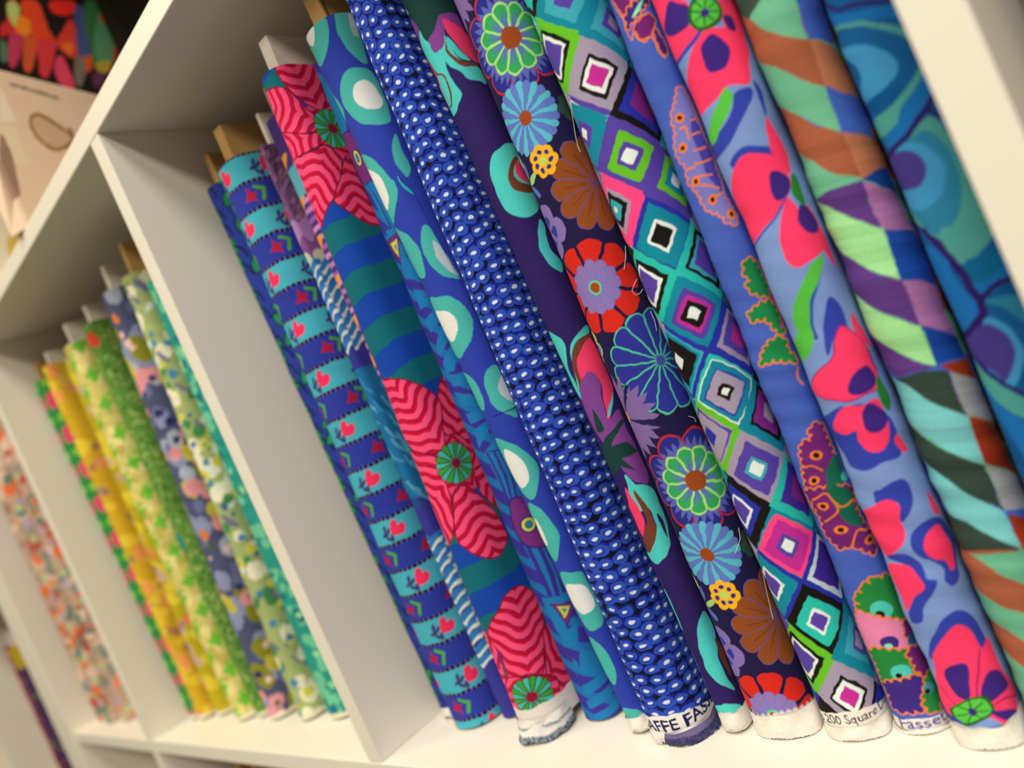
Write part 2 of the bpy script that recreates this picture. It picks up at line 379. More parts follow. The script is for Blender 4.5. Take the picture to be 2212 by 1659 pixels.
PRINTS = '''{"H":[["p","163e3c",[-105,5515,265,5330,195,5200,135,5210,95,5205,55,5140,-10,5115,-35,5200,-60,5305,-100,5460]],["p","7d4196",[-10,5115,55,5140,95,5205,135,5215,215,5190,220,5085,155,5160,120,5160,100,5085,55,5010,-5,5030,-15,5085]],["p","7d4196",[-75,5330,-40,5215,-80,5160,-105,5240]],["p","e83c6e",[115,5185,185,5120,250,5015,240,4855,180,4880,135,4985,115,5090]],["p","4bc8c8",[-40,5215,-30,5145,-10,5095,0,5025,55,5010,90,5080,100,4990,120,4885,185,4830,225,4795,220,4700,160,4715,115,4755,85,4775,30,4655,-80,4605,-90,4685,-110,4795,-55,4895,-85,5015,-90,5130]],["p","2d1e62",[35,4925,55,4875,95,4815,115,4755,185,4715,205,4675,65,4680,50,4725,40,4780,30,4845]],["p","6e3c2d",[90,5115,80,5025,90,4945,135,4870,215,4840,205,4820,125,4840,80,4920,70,4995]],["p","4bc8c8",[100,5070,135,4960,175,4865,125,4895,100,4990]],["l","6e3c2d",14,[-85,5015,-50,4905,-5,4860,-10,4765,-35,4685,-75,4675]],["l","e83c6e",11,[-90,5155,-110,5060,-70,4945,-75,4825,-90,4710]],["p","4bc8c8",[210,4275,115,4255,45,4200,15,4120,5,4040,5,3905,50,3810,135,3765,220,3795,310,3965,330,4085,310,4235]],["p","6e3c2d",[205,4175,135,4115,105,4045,115,3965,190,3915,255,3910,285,3945,170,3995,145,4050,165,4105,225,4155]],["p","e83c6e",[195,4135,165,4070,190,4005,260,3980,255,4055,225,4130]],["p","4bc8c8",[195,3725,140,3630,115,3520,140,3405,210,3345,235,3415,190,3510,200,3615,220,3685]],["p","4bc8c8",[-80,3010,0,2950,15,2885,-10,2820,-50,2705,-35,2615,-40,2495,-80,2560,-90,2725,-110,2915]],["p","4bc8c8",[225,2950,115,2915,40,2850,5,2740,-30,2590,-10,2570,20,2710,90,2830,220,2890]],["p","7d4196",[30,2645,90,2660,135,2625,130,2555,105,2445,90,2315,195,2350,195,2175,220,2030,225,1860,185,1810,75,1885,5,2085,-60,2300,-50,2510]],["p","6e3c2d",[220,2890,110,2880,45,2825,0,2730,-15,2600,-30,2555,35,2655,55,2745,110,2820,215,2855]],["p","e83c6e",[215,2855,110,2820,45,2750,25,2670,25,2635,90,2660,135,2625,135,2530,105,2410,90,2315,140,2370,220,2475,240,2590]],["p","4bc8c8",[215,2465,135,2395,85,2330,135,2360]],["p","163e3c",[15,2415,35,2290,20,2255,-30,2255,-20,2330]],["P","163e3c",[185,2280,210,2255,85,2195,35,2140,150,2130,220,2030,65,2035,140,1905,40,1990,-90,1935,-110,2095,5,2200]],["p","4bc8c8",[40,1930,95,1815,130,1715,100,1655,-20,1685,15,1825]],["p","e83c6e",[-5,1845,-45,1705,-50,1555,-35,1490,30,1570,35,1665,20,1755]],["p","4bc8c8",[40,1850,205,1775,220,1645,215,1525,145,1370,70,1310,-25,1280,-85,1350,-20,1400,95,1500,115,1600,90,1720]],["p","6e3c2d",[50,1810,90,1720,105,1605,95,1500,15,1400,-65,1365,-40,1480,55,1585,50,1700]],["p","2d1e62",[145,1600,180,1540,160,1425,150,1465]],["p","4bc8c8",[220,855,115,815,45,700,15,575,15,465,75,370,200,280,165,395,160,535,240,685]],["p","6e3c2d",[215,660,190,570,190,425,225,370,250,540]],["p","4bc8c8",[-110,200,45,230,180,180,175,145,-120,175]],["l","4bc8c8",25,[-75,1075,-70,965,-80,785]],["l","4bc8c8",26,[-110,615,-110,450,-121,315]]],"K":[["p","6e2373",[-55,4560,-50,4495,-20,4440,10,4445,45,4485]],["o","eb7d28",9,[-55,4560,-50,4495,-20,4440,10,4445,45,4485]],["p","3c2882",[0,4430,75,4450,180,4450,115,4415,30,4385,-25,4365]],["o","eb7d28",9,[0,4430,75,4450,180,4450,115,4415,30,4385,-25,4365]],["p","8ce6b4",[20,4390,65,4425,135,4450,85,4405]],["p","6e2373",[20,4340,115,4365,145,4325,105,4270,35,4250,15,4305]],["o","eb7d28",8,[20,4340,115,4365,145,4325,105,4270,35,4250,15,4305]],["p","3c2882",[130,4280,145,4205,145,4135,110,4140,105,4200]],["o","eb7d28",8,[130,4280,145,4205,145,4135,110,4140,105,4200]],["l","eb7d28",9,[-70,4550,-75,4490,-35,4420,-55,4360,-35,4290,-10,4315,15,4260,90,4245,90,4165,120,4110]],["p","7878c8",[135,3930,70,3855,25,3800,15,3725,-25,3665,-30,3575,-10,3515,-30,3435,0,3360,5,3275,60,3210,95,3145,140,3135,130,3220,125,3305,150,3425,150,3545,145,3660,155,3745,155,3845]],["o","eb7d28",9,[135,3930,70,3855,25,3800,15,3725,-25,3665,-30,3575,-10,3515,-30,3435,0,3360,5,3275,60,3210,95,3145,140,3135,130,3220,125,3305,150,3425,150,3545,145,3660,155,3745,155,3845]],["p","4b41aa",[135,3760,160,3565,145,3395,125,3305,85,3410,85,3530,90,3665]],["l","eb7d28",12,[115,3740,175,3740]],["l","eb7d28",12,[90,3665,145,3655]],["l","eb7d28",12,[65,3580,135,3570]],["l","eb7d28",12,[45,3510,140,3500]],["l","eb7d28",12,[25,3440,110,3420]],["l","eb7d28",12,[25,3390,115,3335]],["l","eb7d28",12,[35,3295,125,3305]],["l","eb7d28",12,[65,3650,70,3715,40,3720]],["l","eb7d28",12,[35,3495,-5,3505]],["e","eb7d28",60,3775,27,27],["e","14100c",60,3775,13,13],["e","eb7d28",10,3625,28,28],["e","14100c",10,3625,13,13],["e","eb7d28",5,3425,28,28],["e","14100c",5,3425,13,13],["e","eb7d28",60,3290,27,27],["e","14100c",60,3290,13,13],["e","eb7d28",125,3175,28,28],["e","14100c",125,3175,13,13],["p","19824b",[100,2905,150,2860,165,2760,145,2685,85,2715,55,2765,90,2800,70,2830]],["o","eb7d28",11,[100,2905,150,2860,165,2760,145,2685,85,2715,55,2765,90,2800,70,2830]],["p","19824b",[115,2645,50,2635,10,2625,0,2585,75,2565,110,2485,140,2445,155,2530,155,2625]],["o","eb7d28",13,[115,2645,50,2635,10,2625,0,2585,75,2565,110,2485,140,2445,155,2530,155,2625]],["l","f04678",15,[160,2660,195,2590,150,2480]],["p","19824b",[120,2420,60,2430,5,2390,-30,2330,50,2330,140,2280,120,2360]],["o","eb7d28",13,[120,2420,60,2430,5,2390,-30,2330,50,2330,140,2280,120,2360]],["l","eb7d28",13,[135,2240,120,2185,130,2140]],["p","6e2373",[130,1895,80,1890,70,1830,10,1820,-25,1755,-25,1695,-55,1625,-65,1530,-90,1425,-5,1420,120,1375,110,1545,130,1690,140,1840]],["o","eb7d28",10,[130,1895,80,1890,70,1830,10,1820,-25,1755,-25,1695,-55,1625,-65,1530,-90,1425,-5,1420,120,1375,110,1545,130,1690,140,1840]],["p","146450",[155,1690,85,1660,55,1590,40,1490,30,1415,120,1375,130,1495]],["l","eb7d28",9,[-35,1685,15,1685,55,1645]],["l","eb7d28",9,[-70,1490,-15,1515,25,1500]],["e","eb7d28",50,1740,32,25],["e","14100c",50,1740,16,16],["e","eb7d28",-10,1600,32,25],["e","14100c",-10,1600,16,16],["e","eb7d28",-15,1450,32,25],["e","14100c",-15,1450,16,16],["e","4bc3b9",150,1565,25,25],["e","4bc3b9",115,1460,25,25],["e","4bc3b9",130,1390,26,26],["p","6e2373",[-70,1545,-70,1460,-55,1365,-60,1270,-15,1185,55,1180,145,1095,160,1200,135,1300,140,1420,145,1500]],["o","eb7d28",13,[-70,1545,-70,1460,-55,1365,-60,1270,-15,1185,55,1180,145,1095,160,1200,135,1300,140,1420,145,1500]],["p","146450",[45,1565,40,1445,65,1320,140,1265,135,1380,145,1480]],["e","eb7d28",-15,1445,32,25],["e","14100c",-15,1445,15,15],["e","eb7d28",25,1285,32,25],["e","14100c",25,1285,15,15],["e","eb7d28",145,1175,32,25],["e","14100c",145,1175,15,15],["l","eb7d28",10,[-60,1485,25,1510,65,1415,140,1420]],["l","eb7d28",10,[-40,1345,40,1390,55,1440]],["l","eb7d28",10,[55,1180,95,1255,145,1230]],["P","23823f",[165,935,110,945,85,970,55,940,15,940,10,900,-35,870,-30,830,-65,785,10,740,130,665,185,735,175,845]],["o","eb7d28",13,[165,935,110,945,85,970,55,940,15,940,10,900,-35,870,-30,830,-65,785,10,740,130,665,185,735,175,845]],["e","4bc3b9",60,775,53,53],["e","14100c",45,750,22,22],["p","e182b4",[-70,765,-5,745,130,665,120,600,85,520,-70,530,-95,615]],["o","eb7d28",9,[-70,765,-5,745,130,665,120,600,85,520,-70,530,-95,615]],["e","3c2882",35,575,44,44],["e","8cdcc8",25,555,20,20],["p","23823f",[-70,530,85,510,100,440,100,355,-70,320,-80,425]],["o","eb7d28",11,[-70,530,85,510,100,440,100,355,-70,320,-80,425]],["e","4bc3b9",35,385,52,52],["e","14100c",20,370,17,17],["P","3c2882",[-70,315,130,340,105,250,70,160,30,155,-20,140,-75,165,-80,240]],["o","eb7d28",13,[-70,315,130,340,105,250,70,160,30,155,-20,140,-75,165,-80,240]],["p","6e2373",[145,665,175,625,170,565,120,585]],["o","eb7d28",9,[145,665,175,625,170,565,120,585]],["p","6e2373",[105,500,175,475,190,360,135,345,110,415]],["o","eb7d28",9,[105,500,175,475,190,360,135,345,110,415]],["e","1e5a82",160,550,36,36],["p","23823f",[145,320,195,270,135,125,85,165]],["o","eb7d28",10,[145,320,195,270,135,125,85,165]],["e","3c96a0",130,255,32,32],["e","14100c",115,240,14,14]],"L":[["p","fa3c6e",[-175,4410,-217,4310,-221,4185,-210,4045,-30,4040,50,4085,15,4145,45,4255]],["p","fa3c6e",[65,4075,-20,4025,-100,3950,-195,3855,-190,3725,-10,3730,80,3760,180,3725,235,3825,295,3945,290,4035,180,4040,110,4060]],["p","fa3c6e",[215,4195,390,4205,315,3990,260,3860,205,3950,175,4075]],["p","3c2380",[-40,4300,-100,4255,-160,4200,-95,4145,-10,4130,35,4160,45,4225,0,4270]],["p","3c2380",[85,4035,20,4000,10,3905,30,3860,100,3850,150,3910,145,3965,120,4015]],["p","3c2380",[190,4100,250,4075,240,4010,195,4025]],["l","3241af",22,[55,4080,-20,4045,-115,4025,-216,4030]],["e","1e5a1e",110,4150,90,90],["e","55be46",110,4150,72,72],["e","3c2380",105,4145,22,22],["l","1e5a1e",8,[130,4140,170,4125]],["l","1e5a1e",8,[115,4125,135,4085]],["l","1e5a1e",8,[100,4125,85,4090]],["l","1e5a1e",8,[85,4140,50,4135]],["l","1e5a1e",8,[85,4160,50,4185]],["l","1e5a1e",8,[100,4175,85,4215]],["l","1e5a1e",8,[115,4170,135,4210]],["l","1e5a1e",7,[130,4160,170,4175]],["p","3241af",[90,3710,50,3640,-30,3590,-195,3540,-195,3465,-35,3490,70,3570,175,3670,165,3710]],["p","55be46",[60,3755,5,3720,-130,3620,-212,3555,-110,3545,-40,3595,45,3650,80,3705]],["p","3241af",[-60,3415,25,3445,95,3420,150,3385,180,3325,60,3390,0,3405,-55,3375]],["p","3241af",[210,3735,240,3655,195,3535,200,3625]],["p","fa3c6e",[195,3535,230,3435,245,3320,210,3215,160,3305,155,3400]],["p","fa3c6e",[-40,3385,20,3405,85,3385,155,3335,190,3275,190,3185,155,3130,100,3080,-20,3025,-215,2955,-228,3050,-212,3200,-105,3330]],["p","fa3c6e",[135,3110,70,3030,25,2940,10,2840,45,2760,115,2765,210,2785,280,2835,235,2935,170,3025]],["p","fa3c6e",[225,3040,265,2910,280,2690,220,2780]],["p","3c2380",[105,3265,75,3205,85,3115,155,3130,185,3195,150,3255]],["p","3c2380",[195,3060,140,2980,165,2905,230,2890,250,2960]],["p","2d7d32",[205,3205,240,3200,225,3060,195,3050,170,3125]],["l","3241af",12,[130,3115,50,3050,-65,2995,-219,2935]],["l","3241af",26,[160,2725,95,2635,45,2560,5,2470,-5,2380]],["p","55be46",[120,2750,195,2760,115,2650,55,2585,5,2480,-15,2380,-80,2305,-210,2265,-238,2305,-195,2370,-100,2435,-85,2520,-30,2600,50,2680]],["p","3241af",[145,2555,90,2490,35,2365,20,2265,80,2345,130,2380,170,2345,180,2490]],["p","fa3c6e",[140,2390,85,2345,35,2250,-60,2210,-150,2155,-165,2095,-45,2035,40,2010,190,2015,235,2035,235,2225,190,2335]],["o","8c1e82",8,[140,2390,85,2345,35,2250,-60,2210,-150,2155,-165,2095,-45,2035,40,2010,190,2015,235,2035,235,2225,190,2335]],["p","fa3c6e",[240,2435,280,2270,270,2215,200,2330]],["p","3c2380",[190,2150,105,2135,60,2090,55,2045,110,2020,175,2030,210,2070]],["p","3c2380",[245,2230,250,2145,255,2085,235,2150]],["p","3241af",[5,1990,-95,1975,-212,1925,-190,1825,-125,1730,-110,1660,-20,1625,75,1645,180,1650,205,1760,195,1860,95,1970]],["p","fa3c6e",[15,1990,-60,1950,-115,1880,-55,1840,10,1845,-5,1785,35,1715,90,1705,140,1745,175,1820,175,1965,90,1965]],["p","3c2380",[125,1960,70,1925,60,1840,110,1805,165,1825,185,1885]],["p","2d7d32",[225,2075,250,2030,265,1930,220,1880,190,1920,185,2005]],["p","3241af",[130,1530,55,1525,-15,1495,-45,1440,15,1410,80,1425,130,1415,155,1460]],["p","fa3c6e",[200,1755,235,1660,205,1645,170,1720]],["p","3241af",[-10,1510,-40,1455,10,1420,65,1430,45,1310,120,1375,145,1460]],["p","fa3c6e",[-195,1370,-60,1430,25,1445,65,1405,45,1325,35,1230,-35,1160,-140,1115,-195,1220,-190,1315]],["p","3241af",[265,1250,150,1275,75,1245,40,1170,65,1105,110,1070,150,1005,130,950,160,905,225,930,270,995,335,1130]],["p","fa3c6e",[235,1225,140,1210,95,1145,125,1075,180,1040,190,985,230,985,260,1055,255,1145]],["p","fa3c6e",[260,1405,290,1315,280,1260,225,1305]],["p","3241af",[-140,1115,-15,1140,50,1080,55,990,95,960,50,895,-20,825,-50,750,-120,730,-110,800,-50,885,25,940,5,1030,-45,1085]],["p","fa3c6e",[-155,1070,-30,1075,15,1020,30,940,-50,885,-125,800,-135,875,-155,950]],["p","3241af",[-90,575,-10,690,75,765,150,770,210,695,235,585,220,495,75,525,-5,535,-110,510]],["p","fa3c6e",[-90,525,-5,630,75,695,120,700,165,640,185,535,255,555,265,470,260,375,340,215,265,135,150,115,70,180,-105,160,-237,160,-180,310,-125,435]],["p","3c2380",[-60,440,5,485,70,485,65,425,25,295,-30,295,-60,360]],["p","3c2380",[170,410,235,370,270,280,195,270,115,260,80,305,120,370]],["l","8c1470",9,[170,535,115,435,60,300]],["l","8c1470",9,[125,235,200,235,335,170]],["l","8c1470",7,[-125,335,-90,285,-65,250]],["p","1e5a1e",[-95,235,80,305,120,215,80,180,-65,130,-110,175]],["p","55be46",[-75,235,70,290,105,220,70,190,-55,150,-90,185]],["e","3c2380",10,215,22,22],["l","1e5a1e",7,[35,215,85,215]],["l","1e5a1e",7,[20,200,45,175]],["l","1e5a1e",7,[-5,195,-30,160]],["l","1e5a1e",7,[-20,205,-75,190]],["l","1e5a1e",7,[-10,225,-55,245]],["l","1e5a1e",8,[10,235,15,280]],["l","1e5a1e",7,[30,230,75,265]],["p","3241af",[-257,170,-110,170,-60,145,-150,100,-268,120]],["p","3c2380",[105,210,245,140,170,125,105,185]]],"M":[["P","374b46",[-180,4195,35,4065,-110,4005,-238,4085]],["P","69b496",[35,4065,130,4005,110,3760,15,3830,-65,3930,-110,4010]],["P","a05a41",[-160,4030,-60,3925,15,3830,115,3755,110,3510,15,3600,-70,3720,-231,3850]],["P","69b496",[-235,3845,-70,3720,15,3600,105,3515,95,3280,10,3365,-85,3475,-248,3615]],["P","a05a41",[-248,3615,-85,3475,5,3360,100,3275,95,3045,0,3110,-85,3215,-244,3355]],["P","69b496",[-244,3355,-85,3215,0,3105,85,3045,25,3035,-80,3050,-215,3045,-232,3170]],["P","5a3787",[-226,3045,-60,3050,25,3040,95,3030,90,2780,25,2830,-40,2915]],["P","9bdc9b",[-231,3060,-100,2975,-5,2870,95,2770,85,2515,-5,2575,-90,2680,-229,2815]],["P","3c5fbe",[130,4010,350,3985,325,3875,260,3690,115,3755]],["P","b47355",[115,3755,165,3725,250,3680,315,3590,275,3405,175,3455,110,3515]],["P","3c5fbe",[105,3515,175,3455,275,3405,250,3190,155,3245,95,3280]],["P","b47355",[100,3275,155,3245,245,3185,295,3035,175,3045,95,3035]],["P","0f4196",[95,3035,175,3045,295,3035,280,2895,165,2965]],["P","a56eaa",[95,3025,165,2960,280,2895,280,2615,165,2685,95,2770]],["P","1446a5",[90,2765,165,2685,280,2615,280,2445,80,2520]],["P","5a3787",[-257,2850,-120,2710,-20,2615,90,2500,90,2260,-5,2345,-100,2440,-258,2595]],["P","9bdc9b",[-250,2930,105,2770,85,2510,10,2570,-60,2650,-175,2785]],["P","9bdc9b",[-248,2590,-100,2440,-5,2335,85,2260,90,2045,0,2105,-90,2205,-247,2365]],["P","5a3787",[-247,2365,-90,2205,0,2105,80,2045,-20,2050,-130,2045,-228,2145]],["P","32443e",[-120,2040,25,2045,120,2005,125,1760,40,1825,-40,1910]],["P","73c3cd",[-261,2080,-85,2000,0,1880,125,1760,120,1505,15,1595,-70,1695,-234,1835]],["P","32443e",[-234,1835,-90,1695,15,1590,115,1495,120,1260,25,1345,-75,1455,-224,1620]],["P","73c3cd",[-224,1620,-70,1470,10,1360,115,1255,120,1045,-100,1175,-232,1440]],["P","1446a5",[100,2765,270,2695,260,2400,170,2460,85,2505]],["P","a56eaa",[90,2505,170,2460,260,2400,255,2135,160,2205,90,2260]],["P","1446a5",[90,2260,160,2205,265,2130,275,2025,135,2045,90,2045]],["P","963219",[95,2040,275,2020,275,1895,165,1960]],["P","969ba5",[125,2000,175,1955,290,1885,295,1640,205,1710,125,1760]],["P","963219",[130,1755,205,1690,290,1620,330,1350,170,1470,120,1505]],["P","969ba5",[120,1500,195,1435,355,1335,345,1155,120,1260]],["P","32443e",[-248,1315,-60,1230,30,1140,120,1050,-45,1085,-225,1050,-247,1130]],["P","64af91",[-120,1060,135,1045,125,845,20,940,-45,1000]],["P","a05a41",[-237,1080,-70,1020,20,920,120,830,75,690,-75,775,-230,835]],["P","64af91",[-244,880,-110,810,-25,740,70,680,25,535,-130,605,-256,685]],["P","a05a41",[-248,705,-95,635,20,525,-25,385,-155,460,-246,565]],["P","64af91",[-242,525,-115,445,-25,380,-80,210,-246,235]],["P","963219",[125,1235,240,1140,220,1015,120,1090]]],"N":[["p","1973c8",[-262,3845,5,3730,140,3675,150,3600,30,3670,-228,3780]],["p","50a5a5",[-258,3770,-50,3710,50,3635,150,3540,135,3510,40,3615,-60,3690,-246,3750]],["p","419bdc",[-250,3660,-60,3600,10,3535,50,3460,35,3405,-35,3365,-125,3360,-215,3360,-170,3420,-120,3475,-140,3555]],["p","50a5a5",[155,3395,90,3350,-25,3285,-200,3260,-260,3225,-227,3180,-70,3180,0,3250,130,3340]],["p","1973c8",[140,3340,30,3270,-40,3200,-170,3150,-105,3110,15,3160,140,3245]],["p","50a5a5",[-125,3095,5,3130,90,3160,130,3065,135,2880,145,2605,-15,2480,-70,2610,-195,2760,-229,2940]],["p","2d87b4",[-135,3080,-20,3105,55,3105,105,2995,105,2845,55,2715,-60,2640,-170,2775,-238,2925]],["p","419bdc",[-135,3080,-40,3095,30,3040,65,2935,25,2830,-70,2780,-215,2830,-238,2925]],["p","483c96",[-180,3080,-50,3060,-10,3005,-5,2945,-50,2890,-115,2890,-242,2920,-239,2990]],["l","2d196e",28,[-241,3070,-65,3110,25,3155,135,3235]],["l","2d196e",17,[90,3200,130,3140,170,3110]],["l","2d196e",20,[-229,3905,-105,3805,-25,3775,80,3720,135,3700]],["l","2d196e",23,[-238,2760,-95,2635,-65,2565,-60,2495,-35,2415]],["p","1973c8",[-250,2610,-95,2575,-70,2410,-35,2275,-50,2210,-160,2160,-242,2200,-243,2430]],["l","50a5a5",16,[-238,2590,-215,2425,-226,2230]],["p","50a5a5",[-35,2665,155,2575,65,2500,-15,2475,-50,2585]],["p","0a6eaa",[-5,2480,75,2485,220,2510,220,2435,45,2365,-10,2385]],["p","1973c8",[-15,2375,45,2365,180,2425,170,2360,5,2290]],["l","2d196e",35,[-130,2680,-70,2555,-35,2440,-30,2350,-10,2280]],["l","2d196e",26,[0,2295,75,2330,180,2340]],["l","2d196e",37,[-15,2275,-25,2220,-105,2165,-230,2115]],["p","2d87b4",[5,2275,95,2270,190,2195,140,2100,65,2215]],["p","419bdc",[-30,2195,40,2150,70,2060,65,1965,-20,1850,-50,1895,-100,1965]],["p","483c96",[-50,2175,10,2140,45,2060,35,1995,-20,1910,-50,1895,-100,1965,-200,2040,-205,2095]],["l","2d196e",21,[-237,2080,-135,1985,-75,1905,-25,1845,25,1785]],["p","50a5a5",[-243,2045,-120,1930,-50,1850,20,1765,-10,1680,-100,1765,-233,1875]],["p","1973c8",[-253,1985,-125,1790,-25,1640,-80,1475,-140,1665,-230,1835]]],"F1":[["p","1e78b9",[-5,5615,75,5510,85,5165,-20,5140,-90,5355]],["l","1e2878",10,[25,5565,-15,5335,30,5140]],["p","1e78b9",[5,4695,105,4650,135,4440,105,4265,30,4385]],["l","1e2878",13,[20,4675,60,4520,80,4285]],["p","732d7d",[-75,5085,90,5095,145,4925,110,4720,-35,4690,-106,4870]],["o","1e2878",11,[-75,5085,90,5095,145,4925,110,4720,-35,4690,-106,4870]],["e","1e2878",40,4890,49,72],["e","cdd23c",40,4890,39,60],["e","1e2878",40,4890,24,37],["e","1e82aa",40,4890,18,27],["P","1e78b9",[-5,4285,110,4275,95,3995,-10,3975]],["P","1e2878",[-85,4210,135,4230,5,3980]],["P","732d7d",[-75,4205,125,4220,10,3995]],["P","1e2878",[-25,4180,100,4190,20,4040]],["P","cdd23c",[-15,4175,90,4185,20,4050]],["P","1e82aa",[20,4150,60,4155,30,4100]],["p","1e78b9",[0,3985,95,3995,170,3830,-25,3890]],["P","1e78b9",[55,4035,140,4020,150,3845,110,3835,25,3930]],["P","1e78b9",[25,3780,125,3735,155,3625,10,3605]],["P","1e78b9",[15,3515,165,3580,175,3475,10,3405]],["P","1e78b9",[0,3275,135,3430,180,3415,155,3305,15,3215]],["P","1e78b9",[5,3160,140,3255,190,3210,85,3060,-15,3065]],["P","1e78b9",[-15,3050,150,3015,190,2930,15,2940]],["P","1e78b9",[-10,2905,125,2840,150,2725,15,2775]],["P","1e78b9",[15,2710,145,2685,160,2620,25,2620]],["P","1e78b9",[25,2560,150,2595,145,2525,0,2410]],["P","1e78b9",[50,2375,175,2455,175,2335]],["P","1e78b9",[35,2370,185,2315,215,2170,145,1910,75,1900,50,2105]],["l","372d96",19,[105,2340,110,2150,80,1915]],["l","372d96",19,[150,2315,155,2125,120,1925]],["l","372d96",19,[55,2350,65,2140,50,1900]],["P","1e78b9",[30,1590,160,1500,205,1330,170,1070,70,1090,40,1370]],["l","372d96",32,[55,1555,60,1300,65,1110]],["l","372d96",32,[120,1505,125,1310,105,1090]],["l","372d96",32,[160,1495,175,1335,155,1100]],["p","732d7d",[60,1930,140,1935,190,1875,180,1705,175,1500,115,1510,30,1585,15,1755]],["o","1e2878",12,[60,1930,140,1935,190,1875,180,1705,175,1500,115,1510,30,1585,15,1755]],["e","1e2878",120,1705,61,65],["e","cdd23c",120,1705,49,54],["e","1e2878",120,1705,30,34],["e","1e82aa",120,1705,22,24],["P","1e78b9",[-5,1115,170,1065,175,1010,-5,1040]],["P","1e78b9",[-10,1085,80,1015,75,810,145,840,105,690,35,680,0,830]],["P","1e2878",[35,1055,195,975,85,840]],["P","732d7d",[45,1050,185,975,85,850]],["P","1e2878",[65,1020,155,975,90,885]],["P","cdd23c",[70,1015,150,975,90,895]],["P","1e82aa",[90,985,125,970,100,935]],["P","1e78b9",[10,755,110,740,80,660,5,675]],["P","1e78b9",[90,620,180,535,185,390,100,385,40,455]],["P","1e78b9",[25,570,50,525,5,410]],["P","1e78b9",[10,330,170,385,195,305,0,240]],["P","1e78b9",[-5,195,175,265,180,185,-5,120]],["P","1e78b9",[5,75,170,130,170,60,30,15]]],"F2":[["p","48b2af",[-105,5845,15,5830,100,5825,95,5735,40,5605,-75,5565,-110,5690]],["p","e1e4e8",[-110,5840,10,5830,10,5770,-40,5715,-90,5760]],["p","48b2af",[180,5840,275,5840,245,5575,220,5405,155,5485,130,5645,140,5750]],["p","b9c3d2",[235,5810,260,5785,240,5620,210,5660]],["p","48b2af",[195,5370,110,5400,40,5370,-15,5280,-25,5165,30,5025,110,4945,210,4940,235,5100,235,5290]],["p","e1e4e8",[150,5290,95,5275,65,5215,70,5145,110,5075,175,5055,215,5105,210,5185,190,5255]],["p","48b2af",[-119,5455,-95,5355,-50,5195,-110,5110,-129,5190]],["p","48b2af",[-110,4830,0,4755,55,4595,80,4470,45,4370,-85,4250,-127,4365,-115,4590]],["p","e1e4e8",[-110,4715,-10,4625,10,4505,-15,4410,-85,4370,-120,4490]],["p","48b2af",[205,4835,150,4755,130,4645,145,4530,165,4495,205,4565,200,4725]],["p","48b2af",[-124,4225,-5,4125,40,3990,25,3875,-20,3775,-115,3870]],["p","e1e4e8",[-126,4070,-100,3945,-131,3845,-134,3960]],["p","48b2af",[145,4110,95,4070,60,3950,75,3810,130,3700,220,3665,185,3905]],["p","b9c3d2",[145,3990,125,3865,150,3755,210,3680,190,3850]],["p","48b2af",[-90,3600,10,3600,95,3565,155,3465,170,3350,145,3255,85,3175,-60,3120,-125,3275]],["p","e1e4e8",[-90,3510,0,3490,55,3445,75,3370,45,3300,-45,3255,-115,3370]],["p","48b2af",[-115,3015,-10,2940,10,2820,-10,2730,-60,2685,-126,2795]],["p","48b2af",[200,2960,130,2950,80,2890,55,2780,70,2665,145,2585,210,2550,225,2735,220,2870]],["p","b9c3d2",[210,2865,150,2805,155,2720,210,2665,220,2765]],["p","48b2af",[-75,2450,55,2395,140,2295,195,2175,165,2065,80,1960,0,1940,-60,2020,-95,2230]],["p","e1e4e8",[-30,2350,45,2315,95,2230,100,2135,55,2065,-35,2045,-75,2185]],["p","48b2af",[-45,1915,55,1855,100,1755,125,1650,105,1580,20,1465,-45,1440,-110,1565,-110,1735]],["p","e1e4e8",[-55,1790,-25,1705,-40,1565,-115,1630]],["p","48b2af",[-55,1330,95,1320,185,1290,190,1205,230,995,170,885,90,860,-25,875,-70,1065]],["p","e1e4e8",[-40,1240,80,1230,155,1180,180,1085,160,1025,70,1000,-15,1005,-75,1120]],["p","48b2af",[-70,800,50,730,85,600,65,480,-35,415,-110,560]],["p","48b2af",[-55,220,120,195,160,125,-110,150]]],"E":[["c",465,5230,[155,5805,285,5820,485,5815,550,5710,515,5470,440,5385,280,5475,175,5635]],["c",465,5230,[-135,5685,145,5615,230,5510,310,5390,395,5330,340,5250,180,5220,-90,5350,-135,5545]],["c",465,5230,[-135,5360,180,5220,335,5205,325,5125,150,5090,-146,5110,-130,5275]],["c",465,5230,[-155,5100,180,5080,330,5095,420,5005,400,4905,290,4760,170,4665,-135,4540,-158,4865]],["c",465,5230,[190,4670,350,4840,485,5000,515,4895,525,4605,540,4395,375,4450,255,4570]],["r",465,5230],["c",280,2380,[375,2935,535,3080,580,3020,570,2720,585,2455,555,2270,495,2445,410,2580,280,2630,340,2770]],["c",280,2380,[-115,3230,95,3185,225,3095,340,2975,380,2875,330,2760,285,2645,230,2520,140,2520,-10,2570,-135,2775,-148,3005]],["c",280,2380,[-110,2610,140,2510,140,2415,140,2270,120,2075,65,1920,-5,1820,-163,1775,-160,2045,-147,2380]],["c",280,2380,[170,2170,290,2170,395,2005,460,1825,475,1665,430,1595,290,1535,170,1610,75,1725,45,1840]],["c",280,2380,[420,2250,560,2240,585,2030,560,1810,495,1885,395,2065]],["r",280,2380],["c",120,385,[435,805,610,815,585,560,565,310,300,265,285,490]],["c",120,385,[-130,1010,-30,915,-25,630,-75,425,-160,480,-159,790]],["c",120,385,[-50,975,135,1150,240,1240,370,1240,480,1135,510,965,420,785,320,615,250,515,140,580,5,580,5,795]],["c",120,385,[-10,585,350,425,265,200,110,140,-150,240]],["r",120,385]]}'''
